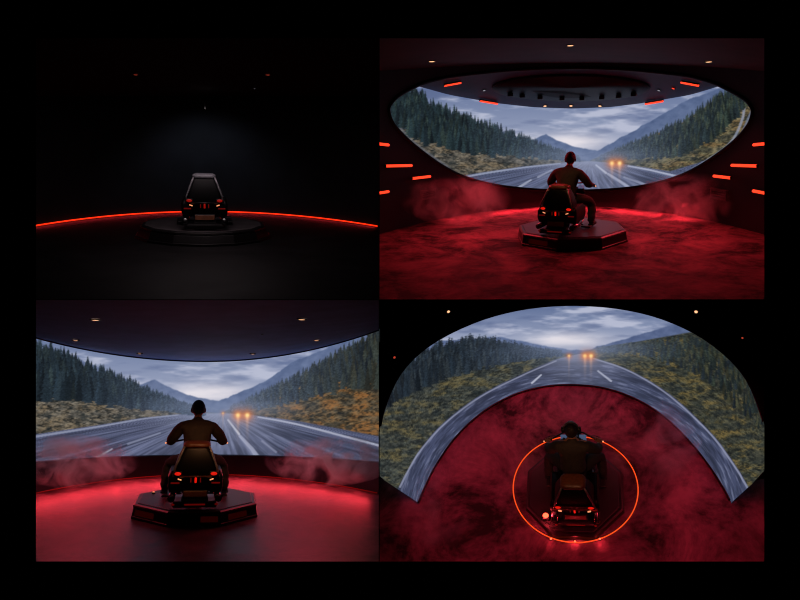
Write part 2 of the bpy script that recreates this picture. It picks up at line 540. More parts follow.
    # painted lines
    for pts, w0, w1, c, al in P['lines']:
        d, par = seg_dist(U, V, curve(pts, 40) if len(pts) > 3 else pts)
        w = w0+(w1-w0)*par
        m = np.clip(1-(d-w*.5)/.7, 0, 1)*al
        img = mix(img, C(*c), m)
    # conifers, back to front
    trees = []
    for side in ('left', 'right'):
        q = P[side]
        xs = [p[0] for p in q['forest_top']]
        for _ in range(int(q['count']*1.9)):
            x = rnd.uniform(min(xs), max(xs))
            t = float(poly(q['forest_top'], x)); b = float(poly(q['forest_base'], x))
            dist = min(1, abs(x-vx)/(165*k))
            h = (4.5+q['tall']*dist**1.15)*k*rnd.uniform(.42, 1.0)**.8*1.25
            z = rnd.random()**q.get('bias', .8)
            yb = t+h*rnd.uniform(.62, .95)+(max(b, t+h*.95)-t-h*.8)*z
            trees.append((yb, x, h, side, dist))
    trees.sort()
    for yb, x, h, side, dist in trees:
        q = P[side]
        w = h*rnd.uniform(.30, .42)
        x0, x1 = int((x-w-u0)*S), int((x+w-u0)*S)+2
        y0, y1 = int((yb-h-v0)*S), int((yb-v0)*S)+2
        x0, y0 = max(0, x0), max(0, y0); x1, y1 = min(W, x1), min(H, y1)
        if x1 <= x0 or y1 <= y0: continue
        uu, vv = U[y0:y1, x0:x1], V[y0:y1, x0:x1]
        t = np.clip((vv-(yb-h))/h, 0, 1)
        tier = (t*rnd.uniform(5, 8)+rnd.random()) % 1.0
        jag = .8+.4*vnoise(vv*1.3+x, uu*.9, 7)
        half = w*(t**.9)*(.5+.5*tier)*.62*jag + .15
        dx = uu-x
        m = np.clip((half-np.abs(dx))*S*.8+.4, 0, 1)*(vv < yb)*(vv > yb-h)
        c = np.array(rnd.choice(q['tree']), float)*rnd.uniform(.5, 1.2)
        mist = .10+(1-dist)**1.5*.78
        c = c*(1-mist)+np.array((104, 118, 146))*mist
        shade = 1.0 + .18*np.clip(-dx/(w+.01), -1, 1)*q.get('lit', 1)
        cc = c[None, None, :]*shade[..., None]*(.7+.45*vnoise(uu*1.1, vv*1.6, 9))[..., None]
        bl = img[y0:y1, x0:x1]
        img[y0:y1, x0:x1] = bl*(1-m[..., None]*.93)+cc*m[..., None]*.93
    # low mist over the valley
    ms = np.exp(-((U-vx)/(70*k))**2-((V-vy+5*k)/(9*k))**2)*(.45+.6*n2)
    img = mix(img, C(134, 146, 176), np.clip(ms*.55, 0, .6))
    # oncoming headlamps and their reflections on the wet road
    for (x, y, r, a) in P['lamps']:
        d = np.hypot(U-x, V-y)
        img = mix(img, C(236, 120, 66), np.clip(np.exp(-(d/(r*2.4))**1.5)*.85*a, 0, 1))
        refl = np.exp(-((U-x)/(r*.75))**2)*sstep(y, y+2*k, V)*np.exp(-np.maximum(V-y, 0)/(P.get('refl', 8)*k))
        img = mix(img, C(246, 190, 160), np.clip(refl*.9*a, 0, 1))
        img = mix(img, C(255, 222, 150), np.clip(np.exp(-(d/r)**2)*1.2*a, 0, 1))
    f = P.get('gain', 1.0)
    return np.clip(img/255.0*f, 0, 1), u0, v0, S

GRASS_L = dict(grass=(96, 90, 80), light=(138, 130, 118), warm=(116, 98, 72), warmth=.7)
GRASS_R = dict(grass=(84, 72, 54), light=(126, 108, 84), warm=(152, 100, 54), warmth=1.0)
FILM_WIDE = dict(   # lower left chamber
    box=(20, 322, 392, 475), vp=(222, 413), k=1.0, sky_top=330, glow=(212, 394), seed=5,
    mountains=[
        ([(36, 340), (122, 377), (140, 384), (154, 379), (166, 385), (187, 394), (215, 400), (380, 420)], (98, 112, 146), (146, 156, 184), 3),
        ([(36, 420), (205, 404), (228, 397), (264, 381), (295, 360), (336, 343), (379, 326)], (92, 107, 142), (112, 124, 156), 4),
        ([(36, 400), (150, 398), (185, 401), (222, 409), (250, 402), (300, 385), (379, 360)], (104, 118, 150), (128, 140, 170), 3)],
    left=dict(slope=[(20, 384), (36, 386), (75, 391), (120, 402), (178, 410), (222, 413)],
              road=[(20, 437), (36, 434), (97, 425), (142, 417.5), (178, 414), (222, 412.6)],
              forest_top=[(20, 338), (36, 344), (57, 351), (79, 361), (120, 376), (147, 389), (178, 402), (205, 409)],
              forest_base=[(20, 398), (36, 399), (75, 398), (120, 406), (147, 409), (178, 411), (205, 412.5)],
              count=760, tall=24, lean=.30, tree=[(30, 42, 50), (36, 48, 54), (26, 36, 42), (44, 56, 56)], **GRASS_L),
    right=dict(slope=[(222, 412), (240, 405), (264, 395), (300, 381), (340, 360), (392, 338)],
               road=[(222, 412.6), (255, 415), (300, 421), (379, 436), (392, 439)],
               forest_top=[(230, 407), (264, 390), (300, 374), (340, 352), (392, 326)],
               forest_base=[(230, 411), (264, 409), (300, 402), (340, 392), (392, 384)],
               count=380, tall=21, lean=-.42, bias=1.9, tree=[(40, 48, 48), (48, 54, 46), (58, 58, 42), (34, 42, 46)], **GRASS_R),
    road_mode='line', asphalt=(84, 90, 118),
    lines=[([(20, 440), (36, 436.5), (97, 427), (142, 419), (178, 415)], 1.7, .5, (160, 166, 190), .7),
           ([(258, 417), (300, 425), (379, 445.5), (392, 449)], .7, 2.2, (186, 190, 210), .8),
           ([(228, 420), (239, 434)], .8, 1.6, (196, 200, 216), .8),
           ([(240, 436), (252, 449), (258, 458)], 2.0, 4.4, (178, 182, 206), .7),
           ([(262, 441), (276, 452)], 1, 1.6, (150, 154, 180), .6),
           ([(112, 449), (96, 458)], 1, 1.8, (186, 190, 210), .75),
           ([(160, 433), (128, 444)], .8, 1.3, (150, 156, 182), .6)],
    lamps=[(238, 415.2, 2.1, 1), (247.3, 415.2, 2.1, 1), (223, 413.2, .8, .6)], refl=8)
FILM_OVAL = dict(   # upper right chamber
    box=(382, 78, 762, 200), vp=(590, 161), k=.86, sky_top=84, glow=(570, 143), seed=8,
    mountains=[
        ([(382, 90), (480, 124), (520, 137), (533, 139), (546, 133), (558, 140), (575, 146), (600, 150), (760, 160)], (88, 104, 140), (140, 152, 182), 3),
        ([(382, 165), (560, 158), (596, 151), (624, 135), (655, 118), (690, 98), (730, 84), (762, 80)], (84, 100, 136), (108, 122, 154), 4),
        ([(382, 140), (520, 142), (560, 150), (592, 157), (620, 147), (660, 130), (762, 100)], (100, 114, 148), (124, 136, 168), 3)],
    left=dict(slope=[(382, 112), (395, 118), (420, 136), (470, 150), (520, 155), (560, 158.5), (590, 161)],
              road=[(382, 200), (440, 182), (470, 174), (520, 166.5), (560, 162.5), (590, 160.6)],
              forest_top=[(382, 86), (400, 86), (412, 88), (445, 106), (485, 121), (520, 133), (560, 149), (580, 157)],
              forest_base=[(382, 116), (400, 128), (420, 142), (470, 154), (520, 158), (560, 160), (580, 160.8)],
              count=760, tall=18, lean=.5, tree=[(28, 42, 46), (34, 50, 52), (24, 34, 38), (46, 60, 54)], **GRASS_L),
    right=dict(slope=[(590, 160), (610, 152), (640, 140), (680, 124), (715, 100), (762, 84)],
               road=[(590, 160.6), (625, 164), (670, 171), (700, 162), (726, 143), (738, 120), (741, 96), (762, 88)],
               forest_top=[(600, 156), (610, 151), (640, 138), (680, 121), (715, 97), (745, 84)],
               forest_base=[(600, 159.5), (610, 160), (640, 160), (680, 158), (715, 140), (745, 108)],
               count=560, tall=14, lean=-.6, bias=1.15, tree=[(34, 46, 46), (46, 58, 48), (60, 68, 50), (30, 40, 42)],
               grass=(92, 88, 66), light=(140, 128, 100), warm=(140, 100, 60), warmth=.55),
    road_mode='line', asphalt=(86, 94, 124),
    lines=[([(440, 184), (470, 176), (520, 168), (560, 163.5)], 1.6, .5, (168, 176, 200), .7),
           ([(628, 166), (650, 170), (684, 178)], .6, 1.5, (186, 192, 214), .8),
           ([(762, 92), (752, 116), (741, 138), (722, 156), (694, 171), (664, 182)], 7, 4, (112, 122, 150), .75),
           ([(388, 104), (393, 118), (404, 134), (420, 149), (447, 168)], 4, 4, (108, 112, 126), .5),
           ([(684, 174), (704, 162), (730, 143), (742, 120), (745, 98)], 1.0, 2.2, (150, 158, 184), .7),
           ([(596, 165), (606, 173)], .7, 1.4, (190, 196, 216), .8),
           ([(608, 174), (624, 184), (632, 190)], 1.6, 3.0, (176, 182, 206), .7),
           ([(624, 177), (648, 186)], 1, 1.6, (160, 166, 192), .6),
           ([(531, 180), (516, 189)], 1, 2.0, (184, 190, 210), .65),
           ([(552, 170), (538, 177)], .8, 1.3, (170, 176, 200), .6)],
    lamps=[(612, 163.2, 1.9, 1), (619.6, 163.2, 1.9, 1)], refl=8)
FILM_ARCH = dict(   # lower right chamber, wrapped round the floor
    box=(374, 298, 770, 512), vp=(580, 354), k=.8, sky_top=306, glow=(570, 341), seed=12,
    mountains=[
        ([(374, 345), (500, 336), (540, 344), (570, 349), (600, 350), (770, 350)], (92, 108, 146), (140, 150, 180), 3),
        ([(374, 365), (560, 352), (590, 348), (630, 337), (655, 329), (690, 319), (720, 322), (770, 330)], (84, 98, 134), (98, 112, 146), 4)],
    left=dict(slope=[(374, 392), (390, 388), (420, 374), (470, 362), (520, 356), (555, 353), (580, 353.6)],
              road=[(374, 540), (399, 486), (408, 470), (420, 449), (445, 421), (480, 395), (520, 374.5), (555, 359.5), (580, 353.4)],
              forest_top=[(374, 394), (385, 382), (400, 366), (440, 341), (480, 336), (510, 342), (535, 348), (562, 351)],
              forest_base=[(374, 418), (390, 404), (420, 388), (470, 371), (520, 361), (562, 354)],
              count=760, tall=19, lean=-.55, tree=[(30, 40, 48), (36, 46, 54), (26, 34, 42), (46, 54, 58)],
              grass=(60, 64, 60), light=(98, 98, 84), warm=(120, 104, 62), warmth=.8),
    right=dict(slope=[(580, 353), (600, 347), (640, 341), (690, 332), (720, 336), (770, 350)],
               road=[(580, 353.4), (592, 357), (630, 370), (670, 394), (710, 431), (735, 464), (748, 486), (770, 530)],
               forest_top=[(596, 348), (640, 342), (690, 334), (720, 344), (770, 380)],
               forest_base=[(596, 352), (640, 356), (690, 372), (720, 395), (770, 440)],
               count=420, tall=9, lean=.55, bias=1.3, tree=[(38, 48, 44), (48, 56, 44), (66, 66, 44), (30, 38, 42)],
               grass=(58, 60, 50), light=(102, 98, 76), warm=(128, 106, 58), warmth=.85),
    road_mode='arch', arch=(575, 521, 1.17), asphalt=(66, 72, 98),
    lines=[([(400, 487), (408, 471), (421, 450), (446, 422.5), (481, 396.5), (521, 376), (556, 361)], 1.3, .6, (150, 154, 178), .75),
           ([(594, 358.5), (630, 371.5), (669, 395.5), (709, 432.5), (734, 465.5), (747, 487)], .6, 1.3, (150, 154, 178), .75),
           ([(541, 375), (532, 383)], .9, 1.4, (190, 194, 212), .85),
           ([(598, 371), (611, 381)], .9, 1.4, (180, 184, 204), .8)],
    lamps=[(569, 355.8, 1.1, .8), (585, 355.8, 1.7, 1), (591, 355.8, 1.7, 1)], refl=9)

# ---------------------------------------------------------------- front wall with its four openings, dividing walls
def cam_pt(u, v, z):
    return CAM_LOC + CAM_ROT @ Vector(((u-400)/FOC*z, -(v-300)/FOC*z, -z))

def hexa(bm, A, B):
    a = [bm.verts.new(p) for p in A]; b = [bm.verts.new(p) for p in B]
    bm.faces.new(a); bm.faces.new(b[::-1])
    for k in range(4): bm.faces.new((a[k], a[(k+1) % 4], b[(k+1) % 4], b[k]))

FRONT = 4.5
bm = bmesh.new()
for (u0, v0, u1, v1) in ((-260, -220, 36, 820), (764.3, -220, 1060, 820), (36, -220, 764.3, 38.3), (36, 561.5, 764.3, 820)):
    q = ((u0, v0), (u1, v0), (u1, v1), (u0, v1))
    hexa(bm, [cam_pt(u, v, FRONT) for u, v in q], [cam_pt(u, v, FRONT+.06) for u, v in q])
struct(to_obj('wall_front', bm, M_BLACK))
def divider(name, q0, q1, off):
    bm = bmesh.new()
    o = CAM_ROT @ Vector(off)
    A = [cam_pt(*q0, FRONT), cam_pt(*q1, FRONT), cam_pt(*q1, 24), cam_pt(*q0, 24)]
    hexa(bm, [p - o for p in A], [p + o for p in A])
    struct(to_obj(name, bm, M_BLACK))
divider('wall_middle', (DIV_U, 30), (DIV_U, 575), (.0022, 0, 0))
divider('wall_between_storeys', (28, DIV_V), (775, DIV_V), (0, .0022, 0))

def lamp(name, kind, ch, loc, rgb, energy, size=.05, aim=None, spot=None, blend=.6, spread=180):
    d = bpy.data.lights.new(name, kind)
    d.color = rgb; d.energy = energy
    if kind == 'AREA':
        d.shape = 'DISK'; d.size = size; d.spread = math.radians(spread)
    else:
        d.shadow_soft_size = size
    if kind == 'SPOT':
        d.spot_size = math.radians(spot); d.spot_blend = blend
    o = bpy.data.objects.new(name, d); COL.objects.link(o)
    q = Matrix.Identity(3)
    if aim is not None:
        q = (Vector(aim)-Vector(loc)).to_track_quat('-Z', 'Y').to_matrix()
    o.matrix_world = ch.M @ Matrix.Translation(loc) @ q.to_4x4()
    return o

US = lambda a, b, n: [a+(b-a)*k/(n-1) for k in range(n)]

def make_ceiling_light(name, label, lens_mat, r=.05, group=None, cat='lamp', depth=.015):
    """recessed downlight: a turned trim ring and a lens"""
    t = empty(name, label, cat, group)
    n = 20
    bm = bmesh.new()
    prof = [(r*1.2, 0.0), (r*1.35, -depth*.5), (r*1.15, -depth), (r*.95, -depth), (r*.9, -depth*.3)]
    loft(bm, [[(q*math.cos(2*PI*k/n), q*math.sin(2*PI*k/n), z) for k in range(n)] for q, z in prof], cap=False)
    to_obj('housing', bm, M_HOUSING, t, smooth=True)
    bm = bmesh.new()
    ball(bm, (0, 0, -depth*.55), (r*.94, r*.94, depth*.45), 16, 8)
    to_obj('lens', bm, lens_mat, t, smooth=True)
    return t

def set_on(o, ch, p, n):
    """stand an object on a surface: its -z looks along n"""
    q = (-Vector(n)).to_track_quat('Z', 'Y').to_matrix()
    o.matrix_world = ch.M @ Matrix.Translation(Vector(p)+Vector(n)*.002) @ q.to_4x4()

# ================================================================ DARK chamber (upper left)
ch = DARK
def dark_base(u):
    t = (u-205)/172.0
    return DARK.floor(u, 212 + 14.5*t*t)
us = US(10, 400, 60)
front = [Vector((ch.floor(u, 330).x*1.0, ch.floor(u, 330).y, 0)) for u in us]
base = [dark_base(u) for u in us]
struct_floor = shell('floor', ch, [front, base], M_DARKFLOOR, smooth=False)
wt = [ch.on_wall(dark_base, u, 96) for u in us]
shell('wall_back', ch, [base, [b.lerp(t, .5) for b, t in zip(base, wt)], wt], M_DARKWALL)
cf = [ch.at_y(u, 24, -4.0) for u in us]
shell('ceiling', ch, [wt, cf], M_DARKWALL)
def loft_pt(rowa, rowb, u, v):
    """point of a lofted surface seen at (u, v)"""
    best = None
    for a, b in zip(rowa, rowb):
        for s in np.linspace(0, 1, 81):
            p = a.lerp(b, float(s))
            x, y = ch.project(np.array([p]))
            e = (x[0]-u)**2+(y[0]-v)**2
            if best is None or e < best[0]: best = (e, p)
    return best[1]
def strip_light(name, ch, pts, r, m, label, cat='light strip', lens_only=False):
    """light strip: a channel with a glowing diffuser along it"""
    t = empty(name, label, cat)
    bm = bmesh.new(); tube(bm, pts, r, 6)
    d = to_obj('diffuser', bm, m, t, smooth=True)
    bm = bmesh.new()
    tube(bm, [p+Vector((0, r*.9, -r*.2)) for p in pts], r*.95, 6)
    to_obj('channel', bm, M_HOUSING, t, smooth=True)
    t.matrix_world = ch.M
    return t
usd = [u for u in US(22, 378.6, 70)]
def inset(p, c, k):
    d = Vector((c[0]-p.x, c[1]-p.y, 0)).normalized()
    return p + d*k
strip_light('light_strip', ch, [inset(dark_base(u), (0, 0), .03)+Vector((0, 0, .014)) for u in usd], .011, M_LED,
            'thin glowing red light strip curving along the floor edge of the unlit chamber')
for (u, v, m, r, lab) in ((138, 74, M_SPOTDIM, .04, 'dim red ceiling lamp at left above the riderless ride'),
                          (268, 74, M_SPOTDIM, .045, 'dim red ceiling lamp at right above the riderless ride'),
                          (253.5, 88, M_SPOTPALE, .022, 'faintest tiny grey ceiling lamp above the riderless ride')):
    p = loft_pt(wt, cf, u, v)
    set_on(make_ceiling_light('ceiling_light', lab, m, r), ch, p, (0, -.1, -1))
p = ch.at_y(205, 109, dark_base(205).y-1.0)
t = make_ceiling_light('ceiling_light', 'bright white spotlight hanging straight above the riderless ride', M_SPOTWHITE, .035)
bm = bmesh.new()
ztop = ch.height(p.x, p.y, 97)
tube(bm, [(0, 0, 0), (0, 0, .02+max(.05, ztop-p.z))], .012, 8)
to_obj('stem', bm, M_HOUSING, t, smooth=True)
put(t, ch, p)
lamp('spot_glow', 'SPOT', ch, p+Vector((0, 0, -.06)), (.72, .80, 1.0), 13, .05, aim=(p.x, p.y+.9, 0), spot=140, blend=1.0)

# ================================================================ OVAL chamber (upper right)
ch = OVAL
def oval_base(u):
    t = (u-571)/191.0
    return OVAL.floor(u, 206 + 28*t*t)
us = US(365, 790, 90)
base = [oval_base(u) for u in us]
front = [ch.floor(u, 325) for u in us]
shell('floor', ch, [front, base], M_OVALFLOOR, smooth=False)
OV = [(389, 112), (391, 104), (400, 95), (420, 84.5), (440, 79), (460, 75.5), (515, 70), (571, 68), (625, 69.5), (680, 75), (700, 79), (720, 85.5), (742, 97.5),
      (750, 105), (752.5, 113), (747, 127), (730, 145), (700, 166), (670, 179.5), (630, 188), (571, 191), (515, 188), (475, 180.5), (445, 167.5), (415, 146), (395, 126)]
def smooth_loop(P, n):
    """closed spline through P"""
    m = len(P); out = []
    for i in range(n):
        t = i/n*m; k = int(t); f = t-k
        p0, p1, p2, p3 = [P[(k+j-1) % m] for j in range(4)]
        out.append(tuple(.5*((2*b)+(-a+c)*f+(2*a-5*b+4*c-d)*f*f+(-a+3*b-3*c+d)*f**3) for a, b, c, d in zip(p0, p1, p2, p3)))
    return out
ovp = smooth_loop(OV, 208)
def top_row(u): return 63 + 8*((u-571)/191.0)**2
def wall_at(u, v):
    return OVAL.on_wall(oval_base, u, v)
# wall: ring between the oval and the outline of the wall
def outer_pt(a):
    cx, cy = 571.0, 128.0
    dx, dy = math.cos(a), math.sin(a)
    lo, hi = 0.0, 600.0
    for _ in range(40):
        mid = (lo+hi)/2
        u, v = cx+dx*mid, cy+dy*mid
        inside = 366 < u < 786 and v > top_row(u) and v < 206+28*((u-571)/191.0)**2
        if inside: lo = mid
        else: hi = mid
    return cx+dx*lo, cy+dy*lo
# every outline corner gets its own spoke so that no gap opens at floor and ceiling
def oval_r(a):
    k = int(np.argmin([abs((x-a+PI) % (2*PI)-PI) for x in angs]))
    best = None
    for q in range(-2, 3):
        (u0_, v0_), (u1_, v1_) = ovp[(k+q) % len(ovp)], ovp[(k+q+1) % len(ovp)]
        ax, ay, bx, by = u0_-571, v0_-128, u1_-571, v1_-128
        dx, dy = math.cos(a), math.sin(a)
        den = (bx-ax)*dy-(by-ay)*dx
        if abs(den) < 1e-9: continue
        s_ = (ay*dx-ax*dy)/den
        if -1e-6 <= s_ <= 1.000001: best = (u0_+(u1_-u0_)*s_, v0_+(v1_-v0_)*s_)
    return best or ovp[k]
angs = [math.atan2(v-128, u-571) for u, v in ovp]
vb = lambda u: 206+28*((u-571)/191.0)**2
corner = [math.atan2(v-128, u-571) for u, v in ((366.01, vb(366)-.01), (785.99, vb(786)-.01), (366.01, top_row(366)+.01), (785.99, top_row(786)+.01))]
spokes = sorted(angs + [2*PI*k/160-PI for k in range(160)] + corner)
rows = [[] for _ in range(7)]
for a in spokes:
    u, v = oval_r(a)
    ou, ov_ = outer_pt(a)
    for k in range(7):
        s = k/6
        rows[k].append(wall_at(u+(ou-u)*s, v+(ov_-v)*s))
shell('wall_back', ch, rows, M_OVALWALL, thick=0, closed=True)
# reveal of the opening, going back to the screen
bm = bmesh.new()
rim = [wall_at(u, v) for u, v in ovp]
ctr = wall_at(571, 128)
rim2 = [p + Vector((0, .16, 0)) + (p-ctr).normalized()*.02 for p in rim]
loft(bm, [rim, rim2], cap=False)
clip(bm, ch)
o = to_obj('trim_1', bm, M_RIM, smooth=True); o.matrix_world = ch.M; struct(o)
bm = bmesh.new()
tube(bm, rim+[rim[0]], .035, 8, cap=False)
o = to_obj('trim_2', bm, M_RIM, smooth=True); o.matrix_world = ch.M; struct(o)
# ceiling in front of the wall
ustop = [u for u in us]
wt = [wall_at(u, top_row(u)) for u in ustop]
cf = [ch.at_y(u, 26, wall_at(u, 100).y-5.0) for u in ustop]
shell('ceiling', ch, [wt, cf], M_OVALCEIL)
for (u, v, lab) in ((571, 45, 'small warm ceiling lamp in the middle over the oval screen'),
                    (430, 61, 'small warm ceiling lamp left of the oval opening'),
                    (711, 61, 'small warm ceiling lamp right of the oval opening')):
    p = loft_pt(wt, cf, u, v)
    set_on(make_ceiling_light('ceiling_light', lab, M_SPOT, .06), ch, p, (0, -.2, -1))
# screen behind the opening
def scr_y(u):
    t = min(1.0, abs((u-571)/186.0))
    return 1.4*(1-t*t) + .17
SCT = [(384, 96), (400, 90), (417, 86), (450, 95), (495, 103), (533, 107.2), (571, 108.6), (609, 107.2), (640, 103.5), (690, 95), (720, 86), (740, 92), (758, 100)]
def sct(u):
    xs = [p[0] for p in SCT]; ys = [p[1] for p in SCT]
    return float(np.interp(u, xs, ys))
def smooth_sct(u): return (sct(u-6)+2*sct(u)+sct(u+6))/4 if 428 < u < 709 else sct(u)
def scr_col(u):
    yb = wall_at(u, 188).y; yt = wall_at(u, smooth_sct(u)).y
    return ch.at_y(u, 198, yb + scr_y(u)), ch.at_y(u, smooth_sct(u), yt + scr_y(u))
cols = [scr_col(u) for u in US(382.5, 759, 470)]
film_screen('projection_screen', ch, [c[0] for c in cols], [c[1] for c in cols], 170, FILM_OVAL,
            'oval wraparound screen showing a wet mountain road under a dark ceiling disc')
# soffit between the oval's upper edge and the screen's upper edge
uso = US(414, 724, 90)
def oval_top(u):
    c = [(a, b) for a, b in ovp if b < 112]
    c.sort()
    return float(np.interp(u, [p[0] for p in c], [p[1] for p in c]))
sa = [wall_at(u, oval_top(u)-.6) + Vector((0, .02, 0)) for u in uso]
sb = [scr_col(u)[1] + Vector((0, -.01, 0)) for u in uso]
nrow = 10
so = shell('ceiling', ch, [[a.lerp(b, k/(nrow-1)) for a, b in zip(sa, sb)] for k in range(nrow)], M_SOFFIT)
def soffit_pt(u, v):
    i = (u-414)/(724-414)*89; k = int(i); f = i-k
    a = sa[k].lerp(sa[k+1], f); b = sb[k].lerp(sb[k+1], f)
    lo, hi = 0.0, 1.0
    for _ in range(30):
        m = (lo+hi)/2
        if ch.project(np.array([a.lerp(b, m)]))[1][0] < v: lo = m
        else: hi = m
    return a.lerp(b, lo)
def soffit_n(u, v):
    p = soffit_pt(u, v); q = soffit_pt(u, v+2); r = soffit_pt(u+4, v)
    n = (q-p).cross(r-p).normalized()
    return n if n.z < 0 else -n
# dark disc whose colour stands in for the shaded recess of the soffit
bm = bmesh.new()
n = 48
ell = [(571+79*math.cos(2*PI*k/n), 87+13.2*math.sin(2*PI*k/n)) for k in range(n)]
e0 = [soffit_pt(u, v) for u, v in ell]
nn = soffit_n(571, 87)
ec = sum(e0, Vector())/n
loft(bm, [[p+nn*.0 for p in e0], [p+nn*.03 for p in e0], [p.lerp(ec, .04)+nn*.045 for p in e0], [p.lerp(ec, .5)+nn*.02 for p in e0], [p.lerp(ec, .97)+nn*.02 for p in e0]], cap=True)
o = to_obj('recess_disc', bm, M_SOFFITDISC); sharp(o); o.matrix_world = ch.M
tag(o, 'large dark oval disc in place of the ceiling recess above the oval screen', 'ceiling disc')
# projectors in a row under the disc
def make_projector():
    t = empty('projector', 'small black projector hanging under the dark ceiling disc', 'projector', 'projectors under the ceiling disc')
    bm = bmesh.new(); box(bm, (0, 0, -.13), (.11, .16, .07), .012); to_obj('body', bm, M_PLAST, t)
    bm = bmesh.new(); tube(bm, [(0, 0, .03), (0, 0, -.11)], .014, 8); to_obj('bracket', bm, M_STEEL, t, smooth=True)
    bm = bmesh.new(); tube(bm, [(0, .07, -.15), (0, .11, -.15)], .024, 12); to_obj('lens', bm, M_STEEL, t, smooth=True)
    return t
proj = None
names = ['leftmost', 'second from left', 'third from left', 'fourth from left', 'fourth from right', 'third from right', 'second from right', 'rightmost']
for i, u in enumerate((510, 522, 540, 562, 582, 602, 619, 634)):
    if proj is None: proj = o = make_projector()
    else: o = copy_tree(proj)
    o['label'] = 'small black projector under the dark ceiling disc, %s of the row' % names[i]
    v = 94.5-5.5*((u-571)/70.0)**2
    p = soffit_pt(u, v-2)
    put(o, ch, p, rz=(571-u)/300.0)
# small lamps on the soffit
L2 = [(484, 90, 'outermost left'), (499, 91.5, 'second from left'), (550, 98, 'under the disc left of centre'), (594, 98, 'under the disc right of centre'),
      (545, 105.6, 'by the screen edge, left'), (571, 105.4, 'by the screen edge, middle'), (600, 105.6, 'by the screen edge, right'),
      (643, 91.5, 'second from right'), (659, 90, 'third from right')]
for (u, v, w) in L2:
    hot = v > 104
    set_on(make_ceiling_light('soffit_light', 'tiny pale lamp in the oval screen ceiling, ' + w, M_SPOT if hot else M_SPOTPALE, .035 if not hot else .04, 'tiny lamps over the oval screen'),
           ch, soffit_pt(u, v), soffit_n(u, v))
set_on(make_ceiling_light('soffit_light', 'tiny red lamp in the oval screen ceiling near the right light bar', M_LEDBAR, .035, 'tiny lamps over the oval screen'),
       ch, soffit_pt(673.5, 88), soffit_n(673.5, 88))
def bar_light(a, b, r, label, group, off):
    t = empty('light_bar', label, 'light', group)
    o = (a+b)/2
    bm = bmesh.new(); tube(bm, [a-o, b-o], r, 8); to_obj('diffuser', bm, M_LEDBAR, t, smooth=True)
    bm = bmesh.new(); tube(bm, [a-o-off*r*.8, b-o-off*r*.8], r*1.25, 6); to_obj('channel', bm, M_HOUSING, t, smooth=True)
    t.matrix_world = ch.M @ Matrix.Translation(o)
for (a, b, w) in (((443.5, 83.2), (460, 80.2), 'upper left'), ((479.5, 98.6), (497, 101.5), 'lower left'), ((646, 101.7), (663.5, 98.8), 'lower right'), ((682.5, 79.8), (700, 83), 'upper right')):
    n1 = soffit_n(*a)
    bar_light(soffit_pt(*a)+n1*.055, soffit_pt(*b)+n1*.055, .022, 'red light bar in the ceiling of the oval screen, ' + w, 'light bars in the soffit', n1)
SIDE = [((379.6, 144), (389, 145), 'left wall, topmost of four'), ((386.5, 166), (412.5, 165.4), 'left wall, longest one'), ((413.5, 178.3), (431.5, 176.2), 'left wall, closest to the screen'), ((379.6, 193), (389, 191.5), 'left wall, lowest of four'),
        ((753.5, 144.6), (765, 143.6), 'right wall, topmost of four'), ((731, 165), (756.5, 165.8), 'right wall, longest one'), ((712.5, 175.6), (729.5, 177.6), 'right wall, closest to the screen'), ((753, 190.7), (765, 193), 'right wall, lowest of four')]
for a, b, w in SIDE:
    sh_ = -4.5 if a[0] < 571 else 5.0
    a, b = (a[0]+sh_, a[1]), (b[0]+sh_, b[1])
    pa, pb = wall_at(*a), wall_at(*b)
    bar_light(inset(pa, (0, 0), .085), inset(pb, (0, 0), .085), .026, 'glowing orange-red light bar on the ' + w, 'light bars on the side walls', inset(Vector((pa.x, pa.y, 0)), (0, 0), 1)-Vector((pa.x, pa.y, 0)))
# air vents low on the wall, beside the smoke
def make_vent(uc, vc, w, h, label):
    p = wall_at(uc, vc)
    t = empty('air_vent', label, 'vent', 'air vents beside the oval screen')
    q = wall_at(uc+2, vc)
    ax = (Vector((q.x, q.y, 0))-Vector((p.x, p.y, 0))).normalized()
    ang = math.atan2(ax.y, ax.x)
    bm = bmesh.new()
    for zz in (-h/2, h/2): box(bm, (0, -.03, zz), (w+.05, .05, .025))
    for xx in (-w/2, w/2): box(bm, (xx, -.03, 0), (.025, .05, h))
    to_obj('frame', bm, M_VENT, t)
    for k in range(4):
        bm = bmesh.new(); box(bm, (0, -.03, -h*.36+k*h*.24), (w, .035, h*.1), rot=Matrix.Rotation(.5, 3, 'X'))
        to_obj('slat', bm, M_VENT, t)
    bm = bmesh.new(); box(bm, (0, -.004, 0), (w, .006, h)); to_obj('backing', bm, M_PLAST, t)
    put(t, ch, p, rz=ang)
make_vent(427, 194, .38, .17, 'slatted air vent low on the left wall by the oval screen')
make_vent(720, 194, .38, .17, 'slatted air vent low on the right wall by the oval screen')
oval_base_o = lambda u: OVAL.floor(u, 206 + 28*((u-571)/191.0)**2)
oval_base_y = lambda u: oval_base_o(u).y

